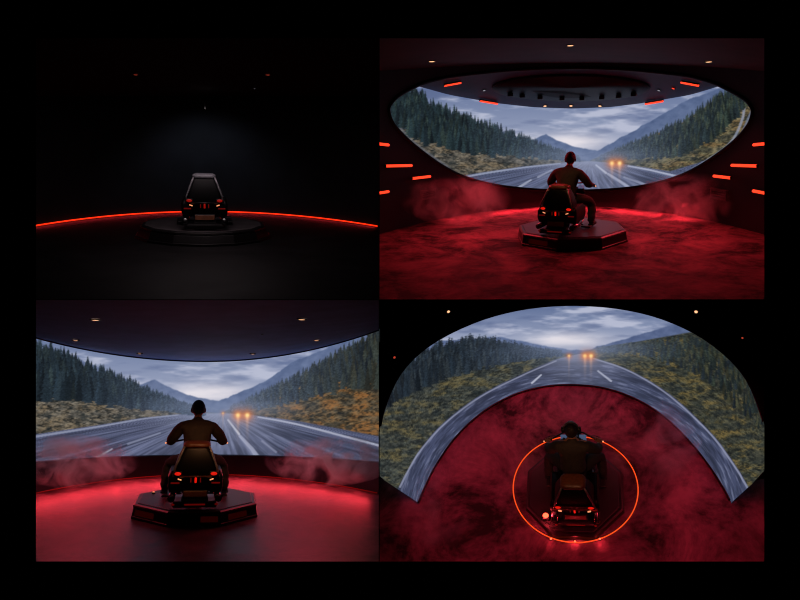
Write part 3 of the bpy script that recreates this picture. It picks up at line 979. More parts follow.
# ================================================================ WIDE chamber (lower left)
ch = WIDE
def tq(u): return (u-207)/171.0
def wide_base(u): return WIDE.floor(u, 475 + 18.5*tq(u)**2)
us = US(12, 400, 80)
base = [wide_base(u) for u in us]
front = [ch.floor(u, 590) for u in us]
shell('floor', ch, [front, base], M_WIDEFLOOR, smooth=False)
def lip(u): return 455.3 + 7*tq(u)**2
def wtop(u): return 361 - (23.5 if u < 207 else 31)*tq(u)**2
led = [ch.on_wall(wide_base, u, lip(u)) for u in us]
shell('wall_back', ch, [base, led], M_WIDEWALL)
back = lambda p, k: p + Vector((p.x, p.y+0.0, 0)).normalized()*k
ledb = [back(p, .12) for p in led]
shell('trim_3', ch, [led, ledb], M_WIDEWALL, smooth=False)
wide_scr = lambda u: back(wide_base(u), .10)
uss = US(22, 378.7, 450)
bot, top = [], []
for u in uss:
    bot.append(ch.on_wall(wide_scr, u, lip(u)+.7))
    top.append(ch.on_wall(wide_scr, u, wtop(u)-1.0))
film_screen('projection_screen', ch, bot, top, 180, FILM_WIDE, 'widest curved wall screen with wet road and forest, below a plain slate ceiling')
wt = [ch.on_wall(wide_scr, u, wtop(u)) for u in us]
cf = [ch.at_y(u, 296, wide_base(207).y-5.6) for u in us]
shell('ceiling', ch, [wt, [a.lerp(b, .5) for a, b in zip(wt, cf)], cf], M_WIDECEIL)
bm = bmesh.new()
tube(bm, [ch.on_wall(wide_scr, u, wtop(u)+.4)+Vector((0, -.02, 0)) for u in US(24, 378.6, 60)], .012, 6)
o = to_obj('trim_4', bm, M_RIM, smooth=True); o.matrix_world = ch.M; struct(o)
for (u, v, w, r) in ((93.5, 318.8, 'front left, nearest the viewer', .05), (299.8, 318.8, 'front right, nearest the viewer', .05), (77.8, 339.8, 'at far left beside the screen edge', .045),
                     (317.8, 339.8, 'at far right beside the screen edge', .045), (141, 353, 'left of middle, next to the screen top', .04), (251.5, 353, 'right of middle, next to the screen top', .04)):
    p = loft_pt(wt, cf, u, v)
    set_on(make_ceiling_light('ceiling_light', 'warm lamp in the slate ceiling ' + w, M_SPOT, r, 'lamps in the slate ceiling'), ch, p, (0, -.12, -1))
p = loft_pt(wt, cf, 263, 333.5)
set_on(make_ceiling_light('ceiling_light', 'tiny faint grey lamp in the slate ceiling', M_SPOTPALE, .012, 'lamps in the slate ceiling'), ch, p, (0, -.12, -1))
strip_light('light_strip', ch, [inset(wide_base(u), (0, 0), .03)+Vector((0, 0, .012)) for u in US(24, 378.6, 70)], .010, M_TAILLOW,
            'red light strip at the foot of the low wall under the wide screen')

# ================================================================ ARCH chamber (lower right)
ch = ARCH
INN = [(418, 502.5), (424, 488), (436, 464), (456, 436), (482, 412), (512, 395), (542, 386.5), (571, 384.3), (604, 387.5), (636, 398.5), (664, 416), (690, 441), (710, 466), (724, 488), (731.5, 502.5)]
OUT = [(384, 480), (377, 470), (379, 440), (385, 408), (402, 372), (432, 344), (476, 322), (522, 309.5), (571, 305.3), (622, 309), (668, 321), (710, 343), (744, 376), (762, 418), (770, 452), (766, 468), (752, 484)]
def spline(P, n):
    P = [tuple(2*a-b for a, b in zip(P[0], P[1]))] + list(P) + [tuple(2*a-b for a, b in zip(P[-1], P[-2]))]
    m = len(P)-3; out = []
    for i in range(n):
        t = min(i/(n-1)*m, m-1e-6); k = int(t); f = t-k
        p0, p1, p2, p3 = P[k:k+4]
        out.append(tuple(.5*((2*b)+(-a+c)*f+(2*a-5*b+4*c-d)*f*f+(-a+3*b-3*c+d)*f**3) for a, b, c, d in zip(p0, p1, p2, p3)))
    return out
NA = 520
inn = spline(INN, NA); out_ = spline(OUT, NA)
def arch_h(i):
    t = i/(NA-1)
    return .06 + 1.35*min(1.0, math.sin(PI*t)*2.2)**.8 if 0 < t < 1 else .06
bot = [ch.floor(u, v, .03) for u, v in inn]
for i, (u, v) in enumerate(out_):                      # the screen stops at the dividing wall
    if u < 379.8:
        a, c = inn[i]; s_ = (a-379.8)/(a-u)
        out_[i] = (379.8, c+(v-c)*s_)
top = [ch.floor(u, v, arch_h(i)) for i, (u, v) in enumerate(out_)]
keep = list(range(NA))
film_screen('projection_screen', ch, [bot[i] for i in keep], [top[i] for i in keep], 250, FILM_ARCH, 'arch shaped screen wrapped around the red floor, seen from high above')
# floor: one wide slab; the ring wall beyond the screen
fl = [[ch.floor(u, v) for u in US(366, 790, 12)] for v in (595, 500, 420, 380, 340, 312, 290)]
shell('floor', ch, fl, M_ARCHFLOOR, smooth=False)
bm = bmesh.new()
step = list(range(0, NA, 8))
tr = [top[i]+Vector((0, 0, .012)) for i in step]
cen = Vector((0, 0, 0))
tr2 = [p + Vector((p.x, p.y, 0)).normalized()*1.6 + Vector((0, .3, .1)) for p in tr]
o = shell('wall_back', ch, [tr, tr2], M_BLACK)
rimp = [top[i] for i in step if 380.5 < out_[i][0] < 764]
bm = bmesh.new(); tube(bm, rimp, .012, 6)
o = to_obj('trim_5', bm, M_RIM, smooth=True); o.matrix_world = ch.M; struct(o)
bm = bmesh.new(); tube(bm, [bot[i]+Vector((0, 0, -.01)) for i in step], .018, 6)
o = to_obj('trim_6', bm, M_RIM, smooth=True); o.matrix_world = ch.M; struct(o)
for (u, v, m, r, w) in ((447.5, 312.5, M_SPOT, .026, 'upper left'), (397, 353.5, M_SPOTDIM, .022, 'far left'), (697.5, 313.5, M_SPOT, .026, 'upper right'), (742, 339, M_SPOTDIM, .016, 'far right')):
    p = loft_pt(tr, tr2, u, v)
    set_on(make_ceiling_light('rim_light', 'tiny lamp on the dark surround of the arch screen, ' + w, m, r, 'lamps around the arch screen'), ch, p, (0, -.3, .95))
bm = bmesh.new()
tube(bm, [(.915*math.cos(2*PI*k/96), .915*math.sin(2*PI*k/96), .012) for k in range(97)], .008, 8, cap=False)
o = to_obj('floor_ring_light', bm, M_RING, smooth=True); put(o, ch)
tag(o, 'thin glowing orange ring of light on the floor around the platform', 'light ring')

# ================================================================ the ride-on simulators
def make_bike(label, tall_back=False, hot=True, shows_front=True):
    """motorcycle-like ride: y forward, z up from the platform deck"""
    t = empty('motorcycle_simulator', label, 'motorcycle')
    # rear wheel and front wheel
    for y, nm in ((-.36, 'rear_wheel'), (.47, 'front_wheel')):
        bm = bmesh.new()
        hw = .10 if y < 0 else .055
        lathe_x(bm, (0, y, .245), [(-hw*.55, .15), (-hw, .18), (-hw, .215), (-hw*.6, .237), (0, .242), (hw*.6, .237), (hw, .215), (hw, .18), (hw*.55, .15)])
        w = to_obj(nm, bm, M_RUBBER, t, smooth=True)
        bm = bmesh.new()
        lathe_x(bm, (0, y, .245), [(-hw*.5, .152), (-hw*.35, .12), (-hw*.6, .05), (-hw*.9, .03), (-hw*.9, 0.0), (hw*.9, 0.0), (hw*.9, .03), (hw*.6, .05), (hw*.35, .12), (hw*.5, .152)], 20)
        to_obj('rim', bm, M_STEEL, w, smooth=True)
    # chassis, engine
    bm = bmesh.new()
    loft(bm, [rrect(.11, -.35, .16, .14), rrect(.15, -.42, .19, .24), rrect(.13, -.42, .20, .33), rrect(.09, -.32, .25, .37)])
    to_obj('chassis', bm, M_PLAST, t, smooth=True)
    for sx in (-1, 1):
        bm = bmesh.new()
        for k in range(6): box(bm, (sx*.17, .10, .20+k*.035), (.16, .17, .014), .004)
        tube(bm, [(sx*.10, .10, .29), (sx*.23, .10, .29)], .06, 14)
        to_obj('engine_cylinder', bm, M_STEEL, t)
    # rear cowl with backrest
    bm = bmesh.new()
    top = .80 if not tall_back else .81
    R = [rrect(.15, -.60, -.22, .16), rrect(.235, -.66, -.20, .28), rrect(.275, -.685, -.27, .42), rrect(.268, -.675, -.32, .52), rrect(.232, -.65, -.35, .64), rrect(.185, -.62, -.37, top-.06, .5), rrect(.168, -.60, -.39, top-.015, .6), rrect(.14, -.58, -.41, top, .7)]
    loft(bm, R)
    cowl = to_obj('rear_cowl', bm, M_BODY, t); sharp(cowl, 50)
    bm = bmesh.new(); box(bm, (0, -.605, .665), (.09, .012, .018), .004, Matrix.Rotation(-.28, 3, 'X'))
    to_obj('badge', bm, M_STEEL, cowl)
    # padded top
    bm = bmesh.new()
    loft(bm, [rrect(.165, -.615, -.39, top-.03, .6), rrect(.175, -.628, -.38, top-.005, .6), rrect(.170, -.615, -.385, top+.025, .7), rrect(.135, -.58, -.41, top+.04, .8)])
    to_obj('backrest_pad', bm, M_PADHIGHLIGHT if tall_back else M_LEATHER, t, smooth=True)
    for sx in (-1, 1):
        # bright strap rails down each flank of the cowl
        bm = bmesh.new()
        tube(bm, [(sx*.155, -.60, top-.01), (sx*.19, -.63, top-.09), (sx*.225, -.655, .62), (sx*.262, -.685, .53), (sx*.285, -.69, .42)], [.014, .016, .016, .014, .010], 8)
        to_obj('side_rail', bm, M_RAIL, t, smooth=True)
        # tail lamps above, markers below
        bm = bmesh.new(); ball(bm, (sx*.225, -.70, .455), (.042, .02, .022), rot=None)
        tl = to_obj('tail_light', bm, M_TAIL if not tall_back else M_TAILMID, t, smooth=True)
        bm = bmesh.new(); box(bm, (sx*.225, -.685, .455), (.11, .03, .06), .012); to_obj('lamp_bezel', bm, M_PLAST, tl)
        bm = bmesh.new(); box(bm, (sx*.20, -.715, .385), (.05, .02, .014), .005, Matrix.Rotation(sx*-.35, 3, 'Y'))
        to_obj('marker_light', bm, M_MARK, t)
        # side boxes
        bm = bmesh.new()
        loft(bm, [rrect(.075, -.62, -.12, .20, .4), rrect(.09, -.66, -.08, .28, .4), rrect(.09, -.66, -.08, .40, .4), rrect(.06, -.60, -.14, .47, .5)])
        bmesh.ops.translate(bm, vec=(sx*.255, 0, 0), verts=bm.verts)
        sb = to_obj('side_box', bm, M_BODY, t); sharp(sb, 50)
        bm = bmesh.new(); box(bm, (sx*.255, -.665, .33), (.11, .008, .02), .003); to_obj('side_reflector', bm, M_TAILLOW, sb)
        # exhausts
        bm = bmesh.new()
        tube(bm, [(sx*.20, .30, .18), (sx*.25, 0, .13), (sx*.285, -.35, .13), (sx*.295, -.74, .145)], [.028, .034, .042, .046], 14)
        ex = to_obj('exhaust', bm, M_CHROME, t, smooth=True)
        bm = bmesh.new(); tube(bm, [(sx*.295, -.735, .145), (sx*.296, -.752, .1455)], .034, 14); to_obj('exhaust_tip', bm, M_PLAST, ex, smooth=True)
        # footboards
        bm = bmesh.new(); box(bm, (sx*.35, .10, .045), (.17, .42, .03), .012); fb = to_obj('footboard', bm, M_PLAST, t)
        bm = bmesh.new(); box(bm, (sx*.26, .10, .045), (.18, .06, .026), .006); to_obj('footboard_bracket', bm, M_STEEL, fb)
        # fork
        bm = bmesh.new(); tube(bm, [(sx*.085, .47, .245), (sx*.085, .42, .56), (sx*.085, .40, .68)], [.024, .022, .022], 10); to_obj('fork', bm, M_STEEL, t, smooth=True)
    bm = bmesh.new(); tube(bm, [(-.20, -.71, .42), (.20, -.71, .42)], .011, 8); to_obj('light_bar', bm, M_LEATHER if not tall_back else M_STEEL, t, smooth=True)
    bm = bmesh.new(); box(bm, (0, -.715, .375), (.028, .02, .07), .008); to_obj('brake_light', bm, M_TAIL if not tall_back else M_TAILMID, t)
    for sx in (-1, 1):
        bm = bmesh.new(); box(bm, (sx*.06, -.712, .375), (.014, .014, .06), .004); to_obj('brake_light_bar', bm, M_TAILLOW, t)
    # rear mudguard, plate, bumper
    bm = bmesh.new()
    loft(bm, [[(x, -.36+.285*math.cos(a), .24+.285*math.sin(a)) for x in (-.125, -.06, .06, .125)] + [(x, -.36+.27*math.cos(a), .24+.27*math.sin(a)) for x in (.125, .06, -.06, -.125)] for a in US(math.radians(60), math.radians(205), 14)])
    to_obj('rear_mudguard', bm, M_BODY, t, smooth=True)
    bm = bmesh.new(); box(bm, (0, -.70, .195), (.29, .012, .075), .006, Matrix.Rotation(-.2, 3, 'X')); pl = to_obj('licence_plate', bm, M_PLATE, t)
    bm = bmesh.new(); box(bm, (0, -.688, .195), (.31, .014, .095), .006, Matrix.Rotation(-.2, 3, 'X')); to_obj('plate_holder', bm, M_PLAST, pl)
    bm = bmesh.new(); box(bm, (0, -.70, .065), (.56, .10, .075), .025); box(bm, (0, -.60, .09), (.34, .2, .10), .02)
    bp = to_obj('rear_bumper', bm, M_PLAST, t); sharp(bp)
    bm = bmesh.new(); box(bm, (0, -.752, .072), (.26, .006, .02), .002); to_obj('bumper_reflector', bm, M_TAILLOW if not tall_back else M_STEEL, bp)
    if hot:
        for sx in (-1, 1):
            bm = bmesh.new(); ball(bm, (sx*.27, -.755, .075), (.022, .012, .014)); to_obj('corner_light', bm, M_TAILLOW, bp, smooth=True)
    # seat, tank
    bm = bmesh.new()
    loft(bm, [rrect(.13, -.30, .18, .36, .7), rrect(.17, -.31, .17, .40, .7), rrect(.165, -.31, .17, .43, .7), rrect(.11, -.28, .14, .445, .7)])
    to_obj('seat', bm, M_SEAT, t, smooth=True)
    bm = bmesh.new()
    loft(bm, [rrect(.09, .13, .42, .34, .7), rrect(.125, .12, .46, .42, .8), rrect(.12, .14, .46, .50, .8), rrect(.06, .20, .42, .55, .8)])
    tk = to_obj('fuel_tank', bm, M_BODY, t, smooth=True)
    bm = bmesh.new(); tube(bm, [(0, .31, .54), (0, .31, .565)], .035, 14); to_obj('filler_cap', bm, M_CHROME, tk, smooth=True)
    # handlebar, grips, levers
    w = .92 if not tall_back else .42
    bm = bmesh.new()
    tube(bm, [(x*w, y, z) for x, y, z in ((-.43, .24, .715), (-.30, .28, .73), (-.16, .36, .745), (-.06, .40, .73), (.06, .40, .73), (.16, .36, .745), (.30, .28, .73), (.43, .24, .715))], .013, 8)
    hb = to_obj('handlebar', bm, M_STEEL, t, smooth=True)
    for sx in (-1, 1):
        bm = bmesh.new(); tube(bm, [(sx*.33*w, .270, .7266), (sx*.445*w, .2354, .713)], .018, 10); to_obj('grip', bm, M_RUBBER, hb, smooth=True)
        if hot:
            bm = bmesh.new(); ball(bm, (sx*.455*w, .232, .712), (.012, .010, .012), 10, 8); to_obj('bar_end_light', bm, M_MARK, hb, smooth=True)
        bm = bmesh.new(); tube(bm, [(sx*.26*w, .31, .735), (sx*.33*w, .325, .72), (sx*.41*w, .31, .705)], .007, 6); to_obj('brake_lever', bm, M_STEEL, hb, smooth=True)
    # instruments and small screen
    bm = bmesh.new(); box(bm, (0, .35, .63), (.36, .11, .07), .025, Matrix.Rotation(-.5, 3, 'X')); ds = to_obj('dashboard', bm, M_PLAST, t)
    for sx in (-1, 1):
        bm = bmesh.new(); box(bm, (sx*.135, .325, .675), (.10, .085, .012), .004, Matrix.Rotation(.5, 3, 'X')); to_obj('display', bm, M_DISP, ds)
    bm = bmesh.new()
    loft(bm, [[(x, .43-.5*x*x, .50), (x, .43-.5*x*x, .60), (x, .42-.5*x*x, .60), (x, .42-.5*x*x, .50)] for x in US(-.17, .17, 9)])
    to_obj('wind_deflector', bm, M_PLAST, t)
    bm = bmesh.new(); ball(bm, (0, .50, .55), (.10, .08, .085)); hl = to_obj('headlight', bm, M_PLAST, t, smooth=True)
    bm = bmesh.new()
    loft(bm, [[(x, .47+.275*math.cos(a), .245+.275*math.sin(a)) for x in (-.075, -.03, .03, .075)] + [(x, .47+.262*math.cos(a), .245+.262*math.sin(a)) for x in (.075, .03, -.03, -.075)] for a in US(math.radians(35), math.radians(140), 12)])
    to_obj('front_mudguard', bm, M_BODY, t, smooth=True)
    return t

def make_platform(label, n, r, h, flare, rot, deck, skirt, sx=1.0, sy=1.0, panels=()):
    """low many-sided stage: skirt with a chamfered rim, a deck plate, glowing panels imitating red reflections on the skirt"""
    t = empty('platform', label, 'platform')
    P = lambda q, z: [(sx*q*math.cos(2*PI*(k+.5)/n+rot), sy*q*math.sin(2*PI*(k+.5)/n+rot), z) for k in range(n)]
    bm = bmesh.new()
    loft(bm, [P(r+flare, 0), P(r+flare, h*.16), P(r+flare*.75, h*.2), P(r+flare*.25, h*.74), P(r+.012, h*.78), P(r+.012, h*.93), P(r-.012, h)])
    to_obj('skirt', bm, skirt, t)
    bm = bmesh.new()
    loft(bm, [P(r-.05, h-.004), P(r-.05, h+.006), P(r-.06, h+.010)])
    to_obj('deck', bm, deck, t)
    bm = bmesh.new()
    A, B = P(r+.013, h*.80), P(r+.013, h*.90)
    for k in range(n):
        a0, a1 = Vector(A[k]), Vector(A[(k+1) % n])
        tube(bm, [a0.lerp(a1, .02)+Vector((0, 0, h*.05)), a0.lerp(a1, .98)+Vector((0, 0, h*.05))], .006, 5)
    to_obj('edge_trim', bm, M_STEEL, t)
    lo, hi = P(r+flare*.7, h*.28), P(r+flare*.35, h*.66)
    for (k, a, b, glowm) in panels:
        bm = bmesh.new()
        l0, l1 = Vector(lo[k]).lerp(Vector(lo[(k+1) % n]), a), Vector(lo[k]).lerp(Vector(lo[(k+1) % n]), b)
        h0, h1 = Vector(hi[k]).lerp(Vector(hi[(k+1) % n]), a), Vector(hi[k]).lerp(Vector(hi[(k+1) % n]), b)
        nn = (l1-l0).cross(h0-l0).normalized()
        if nn.dot(Vector((l0.x, l0.y, 0))) < 0: nn = -nn
        hexa(bm, [l0-nn*.02, l1-nn*.02, h1-nn*.02, h0-nn*.02], [l0+nn*.006, l1+nn*.006, h1+nn*.006, h0+nn*.006])
        to_obj('reflection_panel', bm, glowm, t)
    return t

# ---------------------------------------------------------------- rider
def skin(nodes, edges, levels=2, root=0):
    """grow a tapering surface over a skeleton; nodes are (co, rx, ry)"""
    me = bpy.data.meshes.new('skeleton')
    me.from_pydata([n[0] for n in nodes], edges, [])
    o = bpy.data.objects.new('skeleton', me); COL.objects.link(o)
    md = o.modifiers.new('s', 'SKIN'); md.use_smooth_shade = True; md.branch_smoothing = .4
    for i, nd in enumerate(nodes):
        sv = me.skin_vertices[0].data[i]
        sv.radius = (nd[1], nd[2] if len(nd) > 2 else nd[1]); sv.use_root = (i == root)
    s2 = o.modifiers.new('ss', 'SUBSURF'); s2.levels = levels; s2.render_levels = levels
    dg = bpy.context.evaluated_depsgraph_get(); dg.update()
    out = bpy.data.meshes.new_from_object(o.evaluated_get(dg))
    bpy.data.objects.remove(o); bpy.data.meshes.remove(me)
    return out

def chain(n0, n): return [(n0+i, n0+i+1) for i in range(n-1)]

def add_mesh(bm, me):
    bm.from_mesh(me); bpy.data.meshes.remove(me)

def make_rider(label):
    t = empty('person', label, 'person')
    V = Vector
    # -------- body: one continuous surface
    nodes = [((0, -.14, .55), .115, .09), ((0, -.12, .72), .12, .09), ((0, -.06, .90), .13, .095), ((0, .00, 1.02), .085, .08), ((0, .05, 1.085), .05, .055), ((0, .075, 1.16), .055, .06)]
    edges = chain(0, 6)
    for sx in (-1, 1):
        k = len(nodes)
        nodes += [((sx*.20, -.01, .985), .062), ((sx*.300, .00, .86), .045), ((sx*.344, .06, .765), .042), ((sx*.358, .13, .750), .035), ((sx*.361, .195, .738), .026, .03)]
        edges += [(3, k)] + chain(k, 5)
        k = len(nodes)
        nodes += [((sx*.12, -.08, .53), .075), ((sx*.27, .10, .48), .055), ((sx*.36, .22, .41), .046), ((sx*.385, .15, .27), .042), ((sx*.395, .07, .13), .036), ((sx*.40, .10, .085), .036)]
        edges += [(0, k)] + chain(k, 6)
        # foot
        k2 = len(nodes)
        nodes += [((sx*.41, .20, .082), .034, .025)]
        edges += [(k+5, k2)]
    bm = bmesh.new()
    add_mesh(bm, skin(nodes, edges))
    # hands: palm plus five separate fingers curled round the grips
    for sx in (-1, 1):
        g = lambda s: V((sx*(.304+.105*s), .2685-.033*s, .726-.013*s))         # along the grip
        pal = [((sx*.361, .185, .740), .024, .02), ((sx*.359, .220, .752), .036, .016), ((sx*.357, .245, .752), .038, .015)]
        add_mesh(bm, skin(pal, chain(0, 3), 2))
        for f, (s, L) in enumerate(((.16, .92), (.39, 1.05), (.62, 1.0), (.85, .8))):
            c = g(s)
            pts = [c+V((0, -.028, .026)), c+V((0, .008*L, .030)), c+V((0, .034*L, .010)), c+V((0, .030*L, -.018)), c+V((0, .004, -.030*L))]
            add_mesh(bm, skin([(tuple(p), r) for p, r in zip(pts, (.0105, .010, .0092, .0086, .0072))], chain(0, 5), 1))
        c = g(.02)
        pts = [c+V((sx*.03, -.05, .018)), c+V((sx*.002, -.034, .0)), c+V((sx*.004, -.012, -.022)), c+V((sx*.022, .012, -.028))]
        add_mesh(bm, skin([(tuple(p), r) for p, r in zip(pts, (.012, .011, .010, .008))], chain(0, 4), 1))
    # head
    HC = V((0, .09, 1.195))
    vs = ball(bm, (0, 0, 0), (1, 1, 1), 28, 20)
    for v in vs:
        p = v.co
        wz = max(0, -p.z)
        x = p.x*.082*(1-.30*wz**1.5); y = p.y*.099; z = p.z*.118
        if p.y < 0: y *= 1-.22*wz                      # nape
        if p.y > 0: y = y*(1-.06*wz) + .010*wz*p.y     # chin forward
        # eye hollows and brow
        for ex in (-1, 1):
            d = math.hypot(p.x*.076-ex*.031, (p.z+.02)*.118)
            if p.y > .4 and d < .026: y -= .010*(1-d/.026)
        v.co = (x, y, z)
    # nose, lips, ears
    nose = bmesh.ops.create_cone(bm, cap_ends=True, segments=10, radius1=.017, radius2=.006, depth=.05)['verts']
    bmesh.ops.rotate(bm, verts=nose, matrix=Matrix.Rotation(.35, 3, 'X')); bmesh.ops.translate(bm, verts=nose, vec=(0, .094, -.018))
    hv = list(vs)+list(nose)
    hv += ball(bm, (0, .086, -.064), (.024, .010, .006), 12, 6)
    hv += ball(bm, (0, .085, -.075), (.021, .010, .006), 12, 6)
    for sx in (-1, 1): hv += ball(bm, (sx*.092, -.004, -.010), (.012, .024, .034), 12, 8)
    bmesh.ops.translate(bm, verts=hv, vec=HC)
    body = to_obj('body', bm, M_SKIN, t, smooth=True)
    for sx in (-1, 1):
        bm = bmesh.new(); ball(bm, HC+V((sx*.031, .079, -.002)), (.012, .010, .010), 12, 8); to_obj('eye', bm, M_EYE, t, smooth=True)
    # hair: close cap, fuller on top
    bm = bmesh.new()
    vs = ball(bm, (0, 0, 0), (1, 1, 1), 30, 22)
    rs = random.Random(4)
    for v in vs:
        p = v.co.copy()
        k = 1.0 + .035*rs.random()
        v.co = (p.x*.095*k*(1-.10*max(0, -p.z))*(1-.06*max(0, p.z)), p.y*.112*k, (abs(p.z)**.85)*math.copysign(1, p.z)*.130*k)
    cut = [v for v in bm.verts if (v.co.y > .03 and v.co.z < .055) or v.co.z < -.055 or (v.co.y > -.015 and v.co.z < .0)]
    bmesh.ops.delete(bm, geom=cut, context='VERTS')
    bmesh.ops.translate(bm, verts=bm.verts, vec=HC)
    o = to_obj('hair', bm, M_HAIR, t, smooth=True)
    md = o.modifiers.new('thickness', 'SOLIDIFY'); md.thickness = .012; md.offset = -1
    # jacket
    nodes = [((0, -.15, .53), .205, .15), ((0, -.135, .68), .20, .145), ((0, -.09, .82), .20, .145), ((0, -.045, .94), .185, .13), ((0, .01, 1.04), .10, .09), ((0, .045, 1.09), .066, .068)]
    edges = chain(0, 6)
    for sx in (-1, 1):
        k = len(nodes)
        nodes += [((sx*.205, -.02, .975), .092), ((sx*.300, .00, .855), .082), ((sx*.346, .055, .768), .074), ((sx*.359, .115, .752), .056), ((sx*.361, .165, .744), .046)]
        edges += [(3, k)] + chain(k, 5)
    me = skin(nodes, edges)
    bm = bmesh.new(); add_mesh(bm, me)
    for v in bm.verts:                                   # folds in the cloth
        p = v.co
        w = math.sin(p.z*46+math.sin(p.x*14)*1.6)*.5+math.sin(p.z*27-p.x*18+1.0)*.5
        v.co += v.normal*.006*w
    jk = to_obj('jacket', bm, M_JACKET, t, smooth=True)
    bm = bmesh.new()                                     # collar and folded hood at the nape
    for i, (r, rr, z) in enumerate(((.098, .034, 1.03), (.120, .036, .995))):
        tube(bm, [(r*math.cos(a)*1.12, .035+r*math.sin(a)*.95, z+.03*math.sin(a)) for a in US(math.radians(165), math.radians(375), 18)], [rr*(.5+.5*math.sin(PI*k/17)) for k in range(18)], 10)
    to_obj('hood', bm, M_JACKET, jk, smooth=True)
    # trousers
    nodes = [((0, -.14, .52), .175, .14), ((0, -.14, .60), .165, .125)]
    edges = [(0, 1)]
    for sx in (-1, 1):
        k = len(nodes)
        nodes += [((sx*.13, -.07, .53), .125), ((sx*.27, .10, .49), .105), ((sx*.365, .22, .42), .085), ((sx*.385, .15, .28), .076), ((sx*.395, .08, .14), .066), ((sx*.397, .075, .11), .066)]
        edges += [(0, k)] + chain(k, 6)
    bm = bmesh.new(); add_mesh(bm, skin(nodes, edges))
    for v in bm.verts:
        p = v.co
        v.co += v.normal*.005*math.sin(p.z*60+p.x*20)
    to_obj('trousers', bm, M_TROUSER, t, smooth=True)
    for sx in (-1, 1):
        bm = bmesh.new()
        add_mesh(bm, skin([((sx*.396, .07, .15), .056), ((sx*.398, .07, .105), .052), ((sx*.402, .13, .095), .05, .042), ((sx*.412, .23, .09), .046, .032)], chain(0, 4), 2))
        bt = to_obj('boot', bm, M_BOOT, t, smooth=True)
        bm = bmesh.new(); loft(bm, [[(sx*.405+x*w, y, z) for x, y in ((-1, .02), (1, .02), (1.02, .16), (.8, .265), (0, .285), (-.8, .265), (-1.02, .16))] for z, w in ((.060, .045), (.075, .048))])
        to_obj('sole', bm, M_RUBBER, bt)
    return t

BIKE = make_bike('riderless black motorcycle simulator in the dark chamber with no picture on show', tall_back=True, hot=False)
PD = make_platform('widest round-edged black platform standing in the dark chamber', 14, .985, .20, .10, 0, M_DECKLIGHT, M_SKIRT)
put(PD, DARK)
put(BIKE, DARK, (.02, -.10, .21))

b2 = make_bike('black motorcycle simulator turned to the right facing the oval screen')
p2 = make_platform('octagonal black platform below the oval screen', 8, .95, .21, .04, math.radians(9), M_DECK, M_SKIRT, panels=((4, .18, .72, M_SKIRTREFL),))
put(p2, OVAL)
put(b2, OVAL, (-.06, -.02, .22), rz=math.radians(-17))
RIDER = make_rider('person in brown jacket riding before the oval screen, turned to the right')
put(RIDER, OVAL, (-.06, -.02, .22), rz=math.radians(-17))

b3 = copy_tree(b2); b3['label'] = 'black motorcycle simulator seen squarely from behind below the widest curved screen'
p3 = make_platform('octagonal platform with dim red reflections glowing in its skirt below the widest screen', 8, .85, .19, .035, math.radians(-2), M_DECK, M_SKIRT, panels=((4, .08, .62, M_SKIRTREFL), (5, .62, .95, M_SKIRTREFL), (6, .2, .7, M_SKIRTREFL)))
put(p3, WIDE)
put(b3, WIDE, (-.03, -.02, .20))
r3 = copy_tree(RIDER); r3['label'] = 'person in brown jacket seen squarely from behind, arms out, before the widest screen'
put(r3, WIDE, (-.03, -.02, .20))

p4 = make_platform('dark platform inside the glowing orange floor ring', 8, .80, .09, .03, math.radians(0), M_DECKDARK, M_SKIRT, sx=.92, sy=1.0)
put(p4, ARCH, (.0, -.10, 0))
b4 = copy_tree(b2); b4['label'] = 'black motorcycle simulator seen from above inside the orange floor ring'
put(b4, ARCH, (.03, .02, .10))
r4 = copy_tree(RIDER); r4['label'] = 'person with headphones seen from above riding inside the orange floor ring'
put(r4, ARCH, (.03, .02, .10))
# headphones on the rider seen from above
hp = empty('headphones', 'black headphones on the head of the rider seen from above', 'headphones')
bm = bmesh.new(); tube(bm, [(.106*math.cos(a), 0, .150*math.sin(a)) for a in US(0, PI, 20)], .014, 8); to_obj('headband', bm, M_RAIL, hp, smooth=True)
for sx in (-1, 1):
    bm = bmesh.new(); tube(bm, [(sx*.090, 0, -.005), (sx*.100, 0, -.005), (sx*.128, 0, -.005), (sx*.136, 0, -.005)], [.036, .042, .042, .030], 16)
    c = to_obj('ear_cup', bm, M_PLAST, hp, smooth=True)
    bm = bmesh.new(); tube(bm, [(sx*.078, 0, -.005), (sx*.092, 0, -.005)], .036, 14); to_obj('ear_pad', bm, M_RUBBER, c, smooth=True)
put(hp, ARCH, (.03, .11, .10+1.205))
# lamps on and around the platform seen from above
def block_lamp(label, ch, loc, s, m, rz=0, cat='lamp'):
    t = empty('floor_lamp', label, cat)
    bm = bmesh.new(); box(bm, (0, 0, s*.3), (s*1.3, s*1.3, s*.6), s*.15); to_obj('housing', bm, M_HOUSING, t)
    bm = bmesh.new(); ball(bm, (0, 0, s*.62), (s*.5, s*.5, s*.25), 12, 8); to_obj('lens', bm, m, t, smooth=True)
    put(t, ch, loc, rz)
block_lamp('hottest red lamp on the left rear corner of the platform seen from above', ARCH, (-.40, -.58, .10), .085, M_TAILHOT)
for u, w in ((551, 'left'), (575, 'middle'), (600, 'right')):
    p = ARCH.floor(u, 539.5 if u != 575 else 542)
    block_lamp('small red floor lamp behind the platform seen from above, ' + w + ' of three', ARCH, p, .03, M_TAILHOT)
block_lamp('small pinkish lamp on the left of the platform below the widest screen', WIDE, (-.58, .28, .20), .035, M_MARK)

